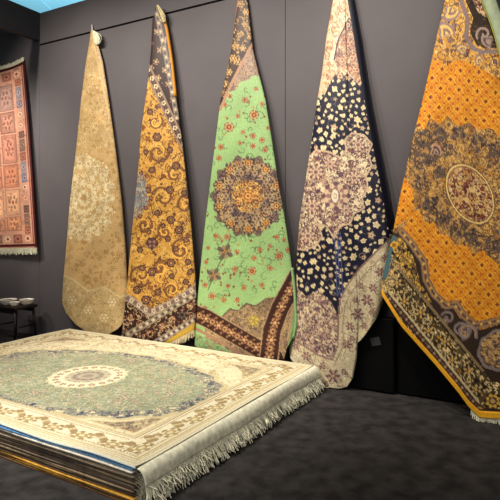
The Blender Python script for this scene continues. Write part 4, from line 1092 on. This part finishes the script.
# ================================================================== light
def spot(s, d, z, aim, power, size=62, blend=0.7, rad=0.10, col=(1.0, 0.91, 0.79)):
    l = bpy.data.lights.new('track_or_fill_spot', 'SPOT'); l.energy = power; l.spot_size = math.radians(size); l.spot_blend = blend; l.shadow_soft_size = rad; l.color = col
    o = bpy.data.objects.new('track_or_fill_spot', l); COL.objects.link(o); o.location = wp(s, d, z)
    v = Vector(aim) - Vector(o.location); o.rotation_euler = v.to_track_quat('-Z', 'Y').to_euler()
    return o
LP = 330
for (s_, a_, k_) in ((0.1, 0.8, 1.0), (0.75, 1.75, 0.9), (1.75, 2.85, 1.0), (2.8, 3.9, 1.0), (4.0, 5.2, 1.15)):
    spot(s_, 2.5, 4.9, wp(a_, 0.0, 2.3), LP * k_, 74, 1.0, 0.06)
spot(-1.3, 2.4, 3.7, wp(-0.6, 0.0, 2.2), LP * 1.3, 60, 1.0, 0.12)
p = loc2w(np.array(0.2), np.array(0.2), 0.2)
spot(2.2, 3.3, 4.9, tuple(p), LP * 4.0, 52, 1.0, 0.2, (1.0, 0.93, 0.83))  # added fill spot, brightens the top of the stack
def area(loc, aim, size, power, col):
    l = bpy.data.lights.new('fill_light', 'AREA'); l.energy = power; l.size = size; l.color = col
    o = bpy.data.objects.new('fill_light', l); COL.objects.link(o); o.location = loc
    o.rotation_euler = (Vector(aim) - Vector(loc)).to_track_quat('-Z', 'Y').to_euler(); return o
area((-4, 11, 4.6), (-5, 14, 7), 4.0, 300, (0.9, 0.97, 1.0))  # unseen uplight added behind the wall to brighten the ceiling
area((-3.0, -0.5, 3.2), (-0.8, 3.4, 0.1), 1.5, 36, (1.0, 0.93, 0.84))  # added fill from the left for the sides of the stack
stack_fill = bpy.data.lights.new('track_or_fill_spot', 'SPOT'); stack_fill.energy = 190; stack_fill.spot_size = math.radians(34); stack_fill.spot_blend = 1.0; stack_fill.shadow_soft_size = 0.3; stack_fill.color = (1.0, 0.93, 0.84)  # unseen narrow spot added to lift the stack's front edge
of = bpy.data.objects.new('track_or_fill_spot', stack_fill); COL.objects.link(of); of.location = (-2.9, -0.2, 2.9)
of.rotation_euler = (Vector((-1.2, 3.3, 0.0)) - of.location).to_track_quat('-Z', 'Y').to_euler()
area((2.0, -1.5, 5.0), (0.5, 4.5, 0.5), 3.0, 120, (1.0, 0.92, 0.82))  # added soft fill from the camera side, lifts the fringe

W = bpy.data.worlds.new('hall'); W.use_nodes = True; SC.world = W
W.node_tree.nodes['Background'].inputs[0].default_value = (0.80, 0.86, 0.95, 1); W.node_tree.nodes['Background'].inputs[1].default_value = 0.12

cam = bpy.data.cameras.new('camera'); cam.sensor_width = 36; cam.lens = F / 500 * 36; cam.shift_y = -(250 - HOR) / 500; cam.clip_start = 0.05
oc = bpy.data.objects.new('camera', cam); COL.objects.link(oc); oc.location = (0, 0, CH); oc.rotation_euler = (PI / 2, 0, 0)
SC.camera = oc
SC.view_settings.view_transform = 'Standard'; SC.view_settings.look = 'None'; SC.view_settings.gamma = 1.0; SC.view_settings.use_curve_mapping = False
SC.view_settings.exposure = 0.0
